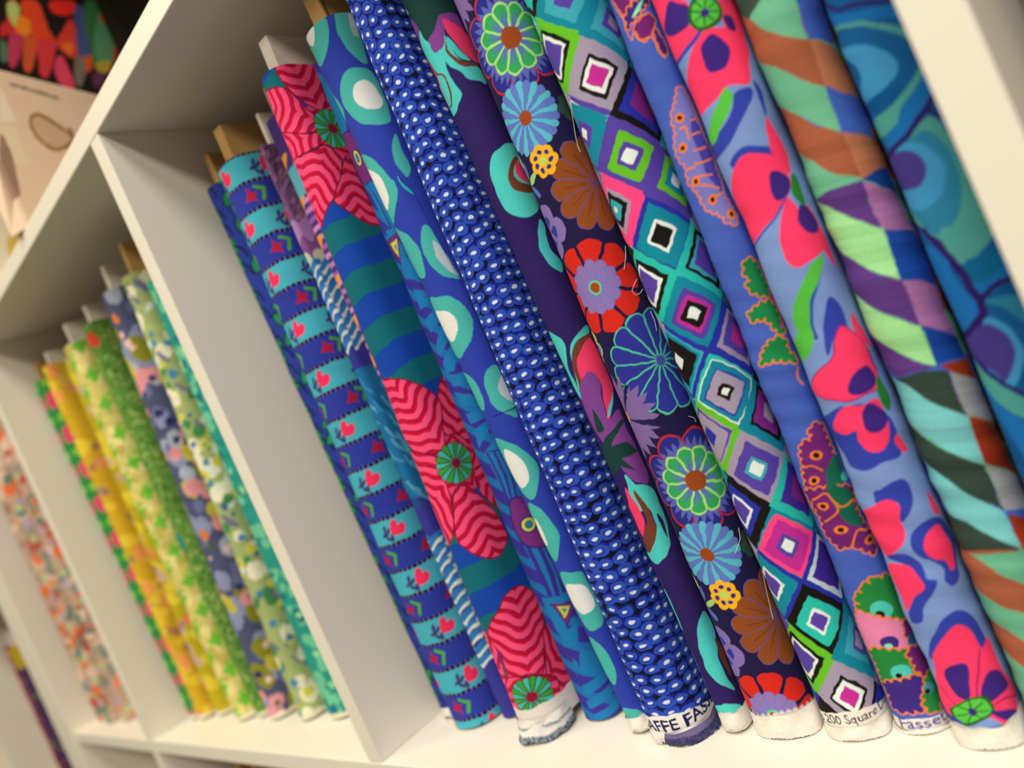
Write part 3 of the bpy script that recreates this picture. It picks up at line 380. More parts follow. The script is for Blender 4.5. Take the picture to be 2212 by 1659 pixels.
CARDS = '''[["w",[-111,8554,-107,8079,-352,8019]],["h",[298,8277,75,8127,81,7879,265,7736,556,7848,697,8010,555,8151]],["i",[270,8218,121,8110,133,7900,309,7796,529,7885,631,7999,500,8100]],["d",[663,8157,717,8111,705,8025,668,8075]],["t",[62,8648,138,8640,325,8632,543,8643,780,8642,716,8571,487,8555,256,8542,81,8574]],["w2",[-377,7965,-154,8006,-212,7600,-150,7533,-599,7471]],["g",[-444,7815,-385,7725,-391,7574,-460,7315,-540,7058,-825,6972]]]'''
FLAMES = '''[["d23232",[1045,10285,839,9928,702,9814,614,9618,726,9681,850,9733,1000,9837,1168,10328]],["c8d278",[961,10198,1115,10310,1173,10242,1061,10001,928,9872,911,10023]],["ff8c28",[1093,10070,1293,10077,1213,9874,1032,9746,908,9765]],["f04b28",[1257,10360,1554,10465,1567,10257,1543,10007,1574,9835,1381,9539,1362,9697,1250,9723,1163,9800,1257,10065,1172,10110]],["c83c64",[768,9679,977,9786,926,9613,801,9406,622,9175,562,9228]],["dc5a32",[1007,9724,1228,9776,1082,9499,856,9179,762,9197,881,9486]],["e63c46",[1256,9770,1555,9829,1383,9509,1136,9193,1013,9162,1095,9430]],["ff3228",[1866,10575,2324,10736,2178,10478,1911,10357,1746,10394]],["e64137",[2089,10369,2080,10176,1918,9781,1755,9627,1632,9684,1556,9799,1816,10093]],["ff7832",[1691,9839,1899,9916,1799,9717,1679,9713]],["f04b6e",[1420,9520,1578,9608,1571,9257,1523,9094,1316,9075,1286,9275]],["4b5a96",[2288,10627,2486,10663,2313,10249,2170,9789,1901,9714,2080,10176]],["3c7d46",[2612,10838,2937,10952,2856,10722,2280,9756,2134,9684,2259,10071,2367,10428]],["5fa078",[2807,10739,2994,10837,3012,10417,2981,10170,2571,9770,2261,9718,2389,10111]],["c8643c",[2920,10845,3009,10791,3007,10484,2849,10484,2726,10545]],["be4b32",[2758,10088,2978,10203,2746,9917,2611,9847]],["c8aa3c",[2199,9670,2568,9802,2297,9502,2165,9533]],["e65a2d",[1925,9658,2160,9771,2068,9555,1917,9468]],["82786e",[1832,9679,1966,9670,1899,9432,1655,9156,1609,9267]],["6e375f",[2063,9474,2329,9527,1996,9205,1947,9319]],["5a7864",[578,9538,667,9550,575,9287,475,9218,449,9252]],["a0a05a",[3385,10690,3610,10870,3767,10957,3392,10588]],["6e8296",[3622,10891,3840,11090,3949,11127,3743,10913]],["8c5050",[3889,11179,4188,11394,4303,11434,3962,11150]]]'''

# ------------------------------------------------------------------ fabric bolts
def half_section(h, n, dep, k=90):
    e = 2.3
    th = np.linspace(0, math.pi / 2, k)
    x = h * np.sin(th) ** (2 / e); y = n * (1 - np.cos(th) ** (2 / e))
    x = np.concatenate([x, x[::-1]]); y = np.concatenate([y, dep - y[::-1]])
    s = np.concatenate([[0], np.cumsum(np.hypot(np.diff(x), np.diff(y)))])
    return x, y, s

class Bolt:
    """a bolt of cotton wound on a board: flat oval roll standing on end, rounded nose to the front"""
    def __init__(self, x0, x1, T0, T1, y0, ztop, zb=0.0, dep=0.20, rump=0.25, seed=0, creases=0.0):
        self.a = (x0, x1, T0, T1, y0); self.ztop, self.zb = ztop, zb
        self.hm = (T0 + T1) / 4; self.n = self.hm * 1.05
        self.hx, self.hy, self.hs = half_section(self.hm, self.n, dep)
        self.P = self.hs[-1]
        self.rump, self.creases = rump * 1e-3, creases * 1e-3
        r = np.random.default_rng(seed + 100)
        self.w = [(r.uniform(20, 70) * r.choice([-1, 1]), r.uniform(30, 110), r.uniform(0, 6.28), r.uniform(.5, 1)) for _ in range(4)]
        self.c = [(r.uniform(60, 140), r.uniform(250, 420), r.uniform(0, 6.28)) for _ in range(3)]
    def disp(self, s, t):
        d = 0
        fade = np.clip((0.055 - np.abs(s)) / 0.025, 0.12, 1)
        for a, b, p, k in self.w:
            d = d + self.rump / 2 * k * np.sin(a * s + b * t + p)
        if self.creases:
            env = 0.35 + 0.65 * np.clip(np.sin(t * 11 + self.c[0][2]), 0, 1)
            for a, b, p in self.c:
                q = np.sin(a * s + b * t + p + 1.5 * np.sin(23 * t + p))
                d = d + self.creases / 3 * env * np.sign(q) * np.abs(q) ** 0.7
        return d * fade
    def surf(self, s, t, off=0.0):
        x0, x1, T0, T1, y0 = self.a
        s = np.asarray(s, float); t = np.asarray(t, float); s, t = np.broadcast_arrays(s, t)
        A = np.abs(s); sg = np.sign(s)
        xi = np.interp(A, self.hs, self.hx) * sg; yi = np.interp(A, self.hs, self.hy)
        e = 4e-4
        tx = np.interp(A + e, self.hs, self.hx) - np.interp(np.maximum(A - e, 0), self.hs, self.hx)
        ty = np.interp(A + e, self.hs, self.hy) - np.interp(np.maximum(A - e, 0), self.hs, self.hy)
        nx, ny = ty * sg, -tx
        flat = A < e
        nx = np.where(flat, 0, nx); ny = np.where(flat, -1, ny)
        l = np.hypot(nx, ny) + 1e-12; nx, ny = nx / l, ny / l
        h = (T0 + (T1 - T0) * np.clip(t, 0, .56) / .55) / 2; f = h / self.hm
        X = x0 + (x1 - x0) * t / .55 + xi * f
        Y = y0 + np.where(yi < self.n, yi * f, yi + self.n * (f - 1))
        d = self.disp(s, t) + off
        return np.stack([X + nx * d, Y + ny * d, self.zb + t + 0 * X], -1)

def grid_faces(nr, nc, closed=False):
    i, j = np.meshgrid(np.arange(nr - 1), np.arange(nc if closed else nc - 1), indexing='ij')
    k = (j + 1) % nc
    return np.stack([i * nc + j, i * nc + k, (i + 1) * nc + k, (i + 1) * nc + j], -1).reshape(-1, 4)

ALL = {}
def make_bolt(key, B, cv, label, group, board='white', rise=0.030, bthick=0.010, tlow=0.002, selv=None, name='fabric_bolt'):
    x0, x1, T0, T1, y0 = B.a
    root = thing(name, label, 'fabric bolt', (x0, y0 + 0.1, B.zb), group)
    img = cv.final()
    sd = (cv.s0 + cv.res * np.arange(cv.ns)) / 1e3
    t = (cv.t0 + cv.res * np.arange(cv.nt)) / 1e3
    keep = (t >= tlow - 1e-6) & (t <= B.ztop)
    t, img = t[keep], img[keep]
    nl = max(4, int((B.P + sd[0]) / 0.012)); nr = max(4, int((B.P - sd[-1]) / 0.012))
    sl = np.linspace(-B.P, sd[0], nl, endpoint=False)[1:]; sr = np.linspace(sd[-1], B.P, nr)[1:]
    s = np.concatenate([sl, sd, sr])
    span = sd[-1] - sd[0]
    idx = np.round(np.mod(s - sd[0], span) / span * (len(sd) - 1)).astype(int)
    idx[len(sl):len(sl) + len(sd)] = np.arange(len(sd))
    cols = img[:, idx]
    S, T = np.meshgrid(s, t)
    V = B.surf(S, T)
    o = mesh_obj('wrapped_fabric', V.reshape(-1, 3), grid_faces(len(t), len(s), True), M_COTTON, root, True, cols.reshape(-1, 3))
    # folded layers closing both ends
    sc = np.linspace(-B.P, B.P, 61)[:-1]
    for tt, flip in ((t[-1] - 0.002, False), (t[0] + 0.001, True)):
        ring = B.surf(sc, np.full_like(sc, tt), -0.0008)
        mesh_obj('folded_layers', ring, [tuple(range(60))[::-1 if flip else 1]], M_LAYER, root)
    if board:
        xt = x0 + (x1 - x0) * (B.ztop) / .55
        rot = Matrix.Translation((xt, 0, B.zb + B.ztop)) @ Matrix.Rotation(math.atan2(x1 - x0, .55), 4, 'Y') @ Matrix.Translation((-xt, 0, -B.zb - B.ztop))
        o2 = box('cardboard_core', xt - bthick / 2, xt + bthick / 2, y0 + 0.011, y0 + 0.185, B.zb + B.ztop - 0.06, B.zb + B.ztop + rise,
                 M_KRAFT if board == 'kraft' else M_WBOARD, root, 0.0012, rot)
    if selv:
        selvage(B, root, **selv)
    ALL[key] = (B, cv, root)
    return root

def selvage(B, root, top=0.010, low=0.001, s0=-0.022, s1=0.038, flare=0.0012, off=0.0006, edge='d8d2cc', body='e6e1dc', frac=0.3, seed=3, rag=0.0016, name='selvage'):
    """raw woven edge hanging below the print: thin wavy strip with a frayed lower edge"""
    r = np.random.default_rng(seed)
    s = np.arange(s0, s1, 0.0007); rows = 9
    ph = r.uniform(0, 6.28, 6)
    lo = low + rag * (0.6 * np.sin(s * 190 + ph[0]) + 0.5 * np.sin(s * 420 + ph[1])) + rag * 0.7 * r.uniform(-1, 1, len(s))
    lo = np.maximum(lo, 0.0006)
    V, Cc = [], []
    endf = np.clip(np.minimum(s - s0, s1 - s) / 0.012, 0, 1)
    for k in range(rows):
        u = k / (rows - 1)
        tt = top + (lo - top) * u
        of = off + flare * u ** 1.5 * (1 + 0.5 * np.sin(s * 130 + ph[2])) + 0.0005 * np.sin(s * 300 + ph[3] + 4 * u)
        V.append(B.surf(s, tt, 0.0003 + of * endf))
        c = np.where(u > 1 - frac, 1.0, 0.0) * (0.55 + 0.45 * r.uniform(0, 1, len(s)))
        Cc.append(lin(body)[None] * (1 - c[:, None]) * r.uniform(.9, 1.0, (len(s), 1)) + lin(edge)[None] * c[:, None])
    o = mesh_obj(name, np.concatenate(V), grid_faces(rows, len(s)), M_COTTON, root, True, np.concatenate(Cc))
    return o

PR = json.loads(PRINTS)

def cvs(base, res, ztop, **k):
    k.setdefault('s0', -30); k.setdefault('s1', 62)
    return Canvas(k.pop('s0'), k.pop('s1'), 0, ztop * 1e3 + 1, res, base, **k)

def band_white(cv, t, amp=0.6, col='e4dfda', seed=0):
    r = np.random.default_rng(seed)
    S, T = cv.S, cv.T
    j = np.searchsorted(cv.ta, t + 4)
    e = t + amp * np.sin(S[:j] / 5 + seed) + amp * .6 * np.sin(S[:j] / 2.1)
    mk = T[:j] < e
    cv.img[:j][mk] = lin(col)
    return e

def lettering(cv, txt, size, s, t, ds, dt, col, bold=0.0):
    """print a word along the selvage from (s,t), heading (ds,dt)"""
    V, F = text_tris(txt, size, bold)
    L = math.hypot(ds, dt); c, q = ds / L, dt / L
    W = np.stack([s + V[:, 0] * c - V[:, 1] * q, t + V[:, 0] * q + V[:, 1] * c], 1)
    cv.tris(W, F, col)

def shift(L, dt):
    """the same motifs one repeat further along the cloth (mm)"""
    out = []
    for q in L:
        q = list(q); d = dt * 10
        if q[0] in 'pP': q[2] = [v + d * (i % 2) for i, v in enumerate(q[2])]
        elif q[0] in 'ol': q[3] = [v + d * (i % 2) for i, v in enumerate(q[3])]
        elif q[0] == 'e': q[3] = q[3] + d
        out.append(q)
    return out

# ---- individual prints -------------------------------------------------------
def print_A(cv):
    r = np.random.default_rng(4)
    for t in np.arange(5, 580, 21):
        for s in np.arange(-28, 60, 22):
            a = s + r.uniform(-4, 4); b = t + r.uniform(-5, 5); ro = r.uniform(0.6, 2.2)
            cv.ell(a, b, 11, 5.6, '0f1932', ro); cv.ell(a, b, 9.4, 4.2, '288c5a', ro)
            cv.line([(a, b), (a + 9, b - 7), (a + 12, b - 16)], 2.2, '0f1932')
def print_B(cv):
    TQ, BLU = '46afc8', '2d3ca5'
    w = cv.win(-99, 99, -9, 600)
    for k in range(-3, 11):
        tc = 449.5 - 50.1 * k
        w = cv.win(-99, 99, tc - 13, tc + 13)
        if w is None: continue
        T, S = cv.T[w], cv.S[w]
        cv.put(w, np.abs(T - tc) < 12.4, TQ)
        for e in (tc - 12.4, tc + 12.4):
            m = np.abs(T - e) < 1.5; ph = np.mod(S, 5.2)
            cv.put(w, m & (np.abs(T - e) < 1.1), '14143c'); cv.put(w, m & (ph < 2.6), '0a0a14'); cv.put(w, m & (ph > 3.4) & (ph < 4.6), '8c6eaf')
        for ds in (-46, 0, 46):
            s = 3 + .062 * (449.5 - tc) + ds
            for a, b, ro in ((-10, 3, 1.2), (-12, -2, .3), (-9, -6, 2.2), (-5, -7, 1.5), (-7, 0, .8)): cv.ell(s + a, tc + b, 3.8, 1.7, '413278', ro)
            cv.poly([(s - 4, tc - 4), (s + 1, tc - 6), (s + 7, tc - 5), (s + 10, tc), (s + 8, tc + 4), (s + 4, tc + 3), (s + 4, tc + 8), (s, tc + 9), (s - 3, tc + 5)], 'f03264')
            ts = tc - 25; s2 = s + 22
            cv.poly([(s2 - 8, ts - 3), (s2 - 3, ts + 2), (s2 - 2, ts + 8), (s2 + 2, ts + 2), (s2 + 7, ts + 2), (s2 + 3, ts - 2), (s2 + 5, ts - 8), (s2, ts - 4)], 'b41937', False)
            cv.line([(s2 + 6, ts + 7), (s2 + 14, ts + 3), (s2 + 10, ts - 6)], 3.2, '55a537', False)
def print_C(cv):
    r = np.random.default_rng(9)
    cv.poly([(-40, 478), (70, 486), (70, 620), (-40, 620)], '78507d', False)
    for _ in range(90):
        cv.ell(r.uniform(-20, 40), r.uniform(485, 560), 4.5, 1.6, r.choice(['a078a5', '5a3c69', '8c648c']), r.uniform(.3, 1))
    for s in (-14, 2, 20):
        cv.ell(s, 476, 11, 12, 'aa82be'); cv.ell(s + 6, 462, 9, 10, '825096'); cv.ell(s - 3, 448, 8, 10, 'bec8be')
    for a, b, c1, c2 in ((366, 440, 'e1ebdc', '2878c3'), (58, 182, 'dce6d7', '2d73be')):
        for t in np.arange(a, b, 10.5):
            for s in np.arange(-26, 40, 15):
                q = s + r.uniform(-2, 2)
                cv.line([(q - 7, t - 4), (q, t + 2), (q + 8, t + 2)], 4.0, c1); cv.line([(q - 7, t), (q + 1, t + 6), (q + 8, t + 7)], 5.6, c2)
    cv.poly([(-40, 222), (60, 214), (60, 340), (-40, 348)], '1e6ea5', False)
    for _ in range(70):
        s, t = r.uniform(-20, 30), r.uniform(222, 340)
        cv.line([(s, t), (s + 3, t - 9), (s + 9, t - 15)], 2, r.choice(['3c91c3', '14558c', '5aaacd']))
def print_D(cv):
    r = np.random.default_rng(2)
    for k, t in enumerate(np.arange(330, 500, 8.5)):
        cv.poly([(-40, t), (60, t + 3), (60, t + 7), (-40, t + 4.5)], ['b978c3', 'c88cc8', '965aaf'][k % 3], False)
    for t in np.arange(335, 560, 38):
        cv.poly([(-20, t), (-6, t + 2), (2, t + 14), (-10, t + 12)], 'e6963c'); cv.poly([(4, t), (14, t + 8), (10, t + 20)], 'dc9646')
    cv.poly([(-30, 500), (40, 505), (40, 528), (-30, 520)], '5aaac3')
    for t in np.arange(20, 330, 17):
        cv.ell(r.uniform(-10, 10), t, 8, 5, r.choice(['e6963c', 'b978c3', '50a0c3', 'c85a50']), 0.5)
def print_E(cv):
    T, S = cv.T, cv.S
    ph = (T + 1.3 * np.sin(S / 10 + T / 40) + 0.35 * np.sin(S / 3.7 + T / 30) - 0.10 * S - 418 + 10.5) / 42.0
    cv.img[np.mod(ph, 1) < 0.5] = lin('1446af')
    for q in PR['E']:
        if q[0] == 'r':
            s, t = q[1] / 10, q[2] / 10
            w, r, th = cv.polar(s, t, 30)
            mk = r < 27 + 2 * np.sin(th * 5)
            cv.put(w, mk, 'f04678'); cv.put(w, mk & (np.mod((r + 2 * np.abs(np.sin(th * 2.5)) * 3) / 10, 1) < .4), 'be0a3c')
    for q in PR['E']:
        if q[0] == 'c':
            c = np.array([q[1], q[2]]) / 10; P = smooth_closed(np.array(q[3], float).reshape(-1, 2) / 10)
            w, mk = cv.inside(P)
            if w is None: continue
            ax = P.mean(0) - c; ax /= np.linalg.norm(ax)
            s, t = cv.S[w] - c[0], cv.T[w] - c[1]
            v = s * ax[0] + t * ax[1]; a = np.abs(t * ax[0] - s * ax[1])
            z = (v - 0.62 * a + 0.9 * np.sin(a * .3 + v * .12)) / 10.6
            cv.put(w, mk, 'fa5082'); cv.put(w, mk & (np.mod(z, 1) < .40), 'c80a3c')
            cv.put(w, mk & (np.abs(np.mod(z, 1) - .40) < .05), '82143c')
            cv.line(np.vstack([P, P[:1]]), 1.1, '6e0f32', False)
    for q in PR['E']:
        if q[0] == 'r':
            s, t = q[1] / 10, q[2] / 10
            cv.petals(s, t, 17.5, 18, ['32a53c', '3cbeb4'], 3, .14, 0.3, 0, '50142d', 0.9)
            cv.ell(s, t, 4.2, 4.2, '8c1437')
def print_F1(cv):
    S, T = cv.S, cv.T
    cv.img[np.mod((T + .9 * S) / 23, 1) < .38] = lin('1e6eb4')
    draw_shapes(cv, PR['F1'])
def print_F2(cv):
    draw_shapes(cv, PR['F2'])
    for s, t in ((44, 480), (46, 400), (44, 318), (45, 240), (44, 160), (45, 80), (-26, 520), (-27, 300), (-27, 150)):
        cv.ell(s, t, 9, 19, '48b2af', .2); cv.ell(s + 1, t, 5, 10, 'd7dce4', .2)
def print_G(cv):
    r = np.random.default_rng(11)
    def blob(s, t, rx, ry, col, ro, n=8, j=.17):
        a = np.linspace(0, 6.283, n, endpoint=False) + ro
        k = 1 + r.uniform(-j, j, n)
        cv.poly(np.stack([s + rx * np.cos(a) * k, t + ry * np.sin(a) * k], 1), col)
    for i, s in enumerate(np.arange(-31, 66, 10.0)):
        off = r.uniform(0, 8)
        tt = off
        while tt < 600:
            q = r.uniform(.85, 1.12)
            sx = s + r.uniform(-1.2, 1.2); ty = tt
            blob(sx + .8, ty + .9, 5.9 * q, 4.7 * q, '16218c', 0)
            blob(sx, ty, 5.3 * q, 3.9 * q, '2d50be', 0)
            blob(sx - .2, ty - .1, 3.2 * q, 2.4 * q, '1e2d9b', 0)
            blob(sx - .3, ty, 2.8 * q, 1.9 * q, '3c5fcd', 0)
            blob(sx - .3, ty, 2.15 * q, 1.15 * q, 'd7e1f5', r.uniform(-.2, .5), 7)
            tt += 8.9 * r.uniform(.9, 1.12)
    j = np.searchsorted(cv.ta, 26)
    T, S = cv.T[:j], cv.S[:j]
    e = np.interp(S, [-17, 1, 12, 24, 38, 62], [20, 23, 22.6, 20.5, 15.5, 14])
    cv.img[:j][T < e] = lin('e8e4e4')
    lettering(cv, 'KAFFE FASSETT', 12.0, -21.8, 9.6, 60, 3.0, '1a1f5a', .28)
def saw(x): return np.abs(np.mod(x, 1) - .5) * 2
def print_I(cv):
    N = '1e1846'
    for o in (298.5, 0, -298.5):
        c = lambda s, t: (s, t + o)
        cv.petals(*c(31, 374), 31.5, 12, ['8c4a23'], 0, .2, .1, 0, '6e508c', .8)
        for k in range(12):
            a = .1 + (k + .5) * 6.283 / 12
            cv.line([c(31 + 8 * math.cos(a), 374 + 8 * math.sin(a)), c(31 + 22 * math.cos(a), 374 + 22 * math.sin(a))], .5, '643214')
        cv.petals(*c(-19, 359), 19, 5, ['826eb9'], 0, .3, .5); cv.petals(*c(-19, 359), 11, 5, ['2d3ca0'], 0, .3, .5, 3); cv.ell(*c(-19, 359), 2.6, 2.6, '96502d')
        cv.petals(*c(24, 255.5), 34, 14, ['2d329b'], 0, .12, .2, 0, '50c8a0', 1.1); cv.ell(*c(24, 255.5), 3.2, 3.2, '4650b4')
        cv.petals(*c(-25, 279), 13, 6, ['e6aa1e', '826eb4'], 0, .3, .3, 0, 'aae68c', 1.3)
        w, r, th = cv.polar(*c(-19, 228.5), 32)
        if w is not None:
            u = np.mod(th * 5 / 6.283 + .25, 1) - .5
            cv.put(w, (r < 30 * (1 - .26 * saw(th * 24 / 6.283))) & (np.abs(u) < .43), '7d64a5')
            cv.put(w, (np.abs(u) > .455) & (r < 26), '231c5a')
        cv.ell(*c(-19, 228.5), 3.4, 4, 'f0aa23')
        cv.petals(*c(3, 314), 30.5, 9, ['d2281e'], 6, .14, .25, 2.4)
        cv.petals(*c(3, 314), 17.5, 12, ['8c73b9'], 0, .16, .1, 0, '6478d2', .9)
        cv.ell(*c(3, 314), 4.7, 4.7, '5fc8a0'); cv.ell(*c(3, 314), 3.4, 3.4, 'a0461e')
        for dt in (0,):
            p = c(15.3, 475.5)
            cv.petals(*p, 34.5, 9, ['2a2d8c'], 0, .22, .1, 0, 'c8281e', 1.4)
            w, r, th = cv.polar(*p, 30)
            if w is not None: cv.put(w, r < 28.5 * (1 - .22 * saw(th * 34 / 6.283)), '5a64be')
            cv.petals(*p, 22.6, 11, ['32a55f'], 0, .17, .15, 0, 'a5dc82', 1.6)
            w, r, th = cv.polar(*p, 20)
            if w is not None: cv.put(w, (r < 17.5 * (1 - .5 * saw(th * 33 / 6.283))) & (np.abs(np.mod((th - .15) * 11 / 6.283, 1) - .5) < .33), '5a6ec3')
            cv.ell(*p, 6.8, 6.8, '96461e')
        cv.petals(*c(3.5, 428), 22.8, 26, ['5f78cd', '5ab9d7'], 3, .09, 0, .18, '4a5ab4', .25); cv.ell(*c(3.5, 428), 4.6, 4.6, '96461e')
        p = c(3.5, 399.5)
        cv.petals(*p, 10.4, 7, ['f5b41e'], 0, .2, .2)
        for k in range(7): cv.ell(p[0] + 5.7 * math.cos(k * .8976 + .65), p[1] + 5.7 * math.sin(k * .8976 + .65), 1.5, 1.8, '2d328c', k * .8976)
        cv.ell(*p, 2.6, 2.6, 'aadc6e')
        for s, t, ro, cl in ((-19, 409, 2, 'a0d282'), (-15, 401, 1.4, '5a6ec8'), (-11, 394, .4, 'a0d282'), (-13, 386, 2.2, '5a6ec8')): cv.ell(*c(s, t), 5.5, 2.3, cl, ro)
        cv.petals(*c(34, 424), 9, 5, ['2d5040'], 0, .3)
    j = np.searchsorted(cv.ta, 24); T, S = cv.T[:j], cv.S[:j]
    rr = np.random.default_rng(5)
    e = 17 + 1.0 * np.sin(S / 7) + 1.6 * np.sin(S * 3.1) * np.sin(S * 1.7)
    cv.img[:j][T < e] = lin('ded6d6')
def print_J(cv):
    BK, WT, MG, PU, GN, TE, BL, MI, LI, PK, LT = '15120f', 'e1eef0', 'be2d9b', '5541aa', '64be28', '0f87a5', '2832aa', '28beb4', 'a096b4', 'fa468c', '3ca5be'
    mid = [(TE, .6, LT, .3, PU), (LI, .52, BK, .40, WT, .28, MG), (PU, .6, GN, .36, PU, .2, WT), (BL, .74, TE, .40, WT, .29, BK), (TE, .62, PU, .46, MG, .34, BK, .17, WT),
           (MI, .84, WT, .75, TE, .58, BL, .52, LI, .22, BK, .11, WT), (LI, .64, PU, .31, LT, .2, WT), (TE, .84, PK, .62, MG, .3, PU, .18, WT), (BK, .62, MI, .33, WT, .24, PU), (LI, .54, BK, .42, WT, .27, MG), (TE, .5, PU)]
    left = [(BK, .7, MI, .4, WT, .25, PU), (GN, .66, BK, .54, WT, .44, PU), (PU, .86, WT, .78, TE, .36, PU, .15, WT), (PK, .58, LI, .44, BK, .28, LT, .1, WT), (MI, .70, BK, .54, WT, .44, PU),
            (BL, .88, LT, .72, TE, .62, BK, .2, WT), (GN, .74, LI, .68, PU, .62, LI, .26, BL), (BK, .66, BL, .44, WT, .34, PU), (BL, .8, TE, .44, WT, .34, PU), (GN, .68, BK, .54, WT, .44, PU), (BK, .5, MI)]
    right = [(MI, .6, BK, .4, WT), (TE, .66, LT, .38, PU, .2, LI), (BK, .78, BL, .5, '82288c'), (PU, .62, GN, .4, TE, .2, WT), (MI, .72, BK, .58, LT, .48, PU), (BL, .7, LI, .56, PU, .3, MG),
             (TE, .7, BK, .58, '82288c', .26, LI), (MI, .66, '41289b', .36, '82288c'), (BL, .78, 'c8dce6', .62, '41289b'), (TE, .62, LT, .36, PU, .24, LI), (BK, .8, BL)]
    r = np.random.default_rng(3)
    for sc, lst, t0 in ((10.5, mid, 471.8), (-12.5, left, 498.0), (33.5, right, 498.0), (56.5, mid[3:] + mid[:3], 471.8), (-35.5, mid[5:] + mid[:5], 471.8)):
        for k, cell in enumerate(lst + lst[:2]):
            if k >= len(lst): tc = t0 + 49.3 * (k - len(lst) + 1)
            else: tc = t0 - 49.3 * k
            W, H = 23.0, 24.65
            for q in range(0, len(cell), 2):
                f = 1.0 if q == 0 else min(cell[q - 1] * 1.13, .9)
                j = .02 if q == 0 else .045
                P = []
                for a, b in ((1, 0), (.5, .5), (0, 1), (-.5, .5), (-1, 0), (-.5, -.5), (0, -1), (.5, -.5)):
                    z = f * (1.06 if q == 0 else (1.0 if a * b else .97)) * (1 + r.uniform(-j, j))
                    P.append((sc + W * a * z, tc + H * b * z))
                cv.poly(P, cell[q], False)
    j = np.searchsorted(cv.ta, 24); T, S = cv.T[:j], cv.S[:j]
    e = np.interp(S, [-21, 4, 20, 40, 62], [16, 19.3, 18.3, 14.5, 14])
    cv.img[:j][T < e] = lin('e6e0dc')
    lettering(cv, 'p 200 Square Dance', 8.4, -20, 10.2, 60, 2.2, '23232d', .08)
def print_K(cv):
    L = shift(PR['K'], 442) + PR['K']
    for i, q in enumerate(L):
        if q[0] in 'pP' and i + 1 < len(L) and L[i + 1][0] == 'o':
            P = smooth_closed(np.array(q[2], float).reshape(-1, 2) / 10, 8)
            d = np.concatenate([[0], np.cumsum(np.hypot(*np.diff(np.vstack([P, P[:1]]), axis=0).T))])
            n = max(5, int(d[-1] / 4.4)); R = 2.5 if d[-1] > 40 else 1.6
            C = [np.interp((np.arange(n) + .5) * d[-1] / n, d, np.append(P[:, k], P[0, k])) for k in (0, 1)]
            for s, t in zip(*C): cv.ell(s, t, R, R, L[i + 1][1])
            cv.line(np.vstack([P, P[:1]]), 1.9, L[i + 1][1], False)
            for s, t in zip(*C): cv.ell(s, t, R - .9, R - .9, q[1])
            cv.poly(P, q[1], False)
        elif q[0] != 'o':
            draw_shapes(cv, [q])
    band_white(cv, 9.5, .5, 'e4dfdc', 1)
    lettering(cv, 'Fassett', 9.5, -8, 3.2, 60, 3, '46469b', .12)
def print_H(cv):
    draw_shapes(cv, shift(PR['H'], 520)); draw_shapes(cv, PR['H']); band_white(cv, 16, .5, 'e2deda', 2)
def print_L(cv):
    draw_shapes(cv, shift(PR['L'], 412)); draw_shapes(cv, PR['L']); band_white(cv, 12.5, .8, 'e4ddd8', 3)
def print_M(cv):
    S, T = cv.S, cv.T
    k = np.floor((T + .45 * S) / 24).astype(int)
    for i, c in enumerate(('69b496', 'a05a41', '3c5fbe')): cv.img[np.mod(k, 3) == i] = lin(c)
    draw_shapes(cv, PR['M'])
def print_N(cv):
    S, T = cv.S, cv.T
    cv.img[np.mod((T + 8 * np.sin(S / 14)) / 46, 1) < .3] = lin('0a5aa0')
    draw_shapes(cv, shift(PR['N'], 262)); draw_shapes(cv, shift(PR['N'], -262)); draw_shapes(cv, PR['N'])
def print_random(cv, motifs, seed):
    r = np.random.default_rng(seed)
    tm = cv.ta[-1]
    for col, rx, ry, n, ro in motifs:
        for _ in range(n):
            a = ro if ro is not None else r.uniform(0, 3.1)
            q = r.uniform(.75, 1.25)
            cv.ell(r.uniform(-28, 60), r.uniform(0, tm), rx * q, ry * q, col, a)

# ------------------------------------------------------------------ the bay in front: fifteen bolts
GEO = {'A': (0.0259, 0.0243, 0.025, 0.032, 0.07), 'B': (0.0695, 0.0845, 0.054, 0.051, 0.052), 'C': (0.1133, 0.1241, 0.021, 0.006, 0.07), 'D': (0.1446, 0.1474, 0.01, 0.03, 0.074), 'E': (0.1738, 0.2045, 0.048, 0.032, 0.042), 'F1': (0.2215, 0.235, 0.038, 0.012, 0.069), 'F2': (0.274, 0.2624, 0.018, 0.042, 0.056), 'G': (0.3091, 0.3224, 0.048, 0.032, 0.046), 'H': (0.3545, 0.3572, 0.0185, 0.034, 0.06), 'I': (0.3887, 0.4029, 0.047, 0.046, 0.058), 'J': (0.4368, 0.4522, 0.039, 0.046, 0.058), 'K': (0.4746, 0.4914, 0.032, 0.0205, 0.066), 'L': (0.5117, 0.5228, 0.0355, 0.036, 0.056), 'M': (0.5506, 0.5603, 0.038, 0.0345, 0.062), 'N': (0.5903, 0.596, 0.035, 0.033, 0.062)}
GRP = 'fabric bolts in the blue and purple bay'
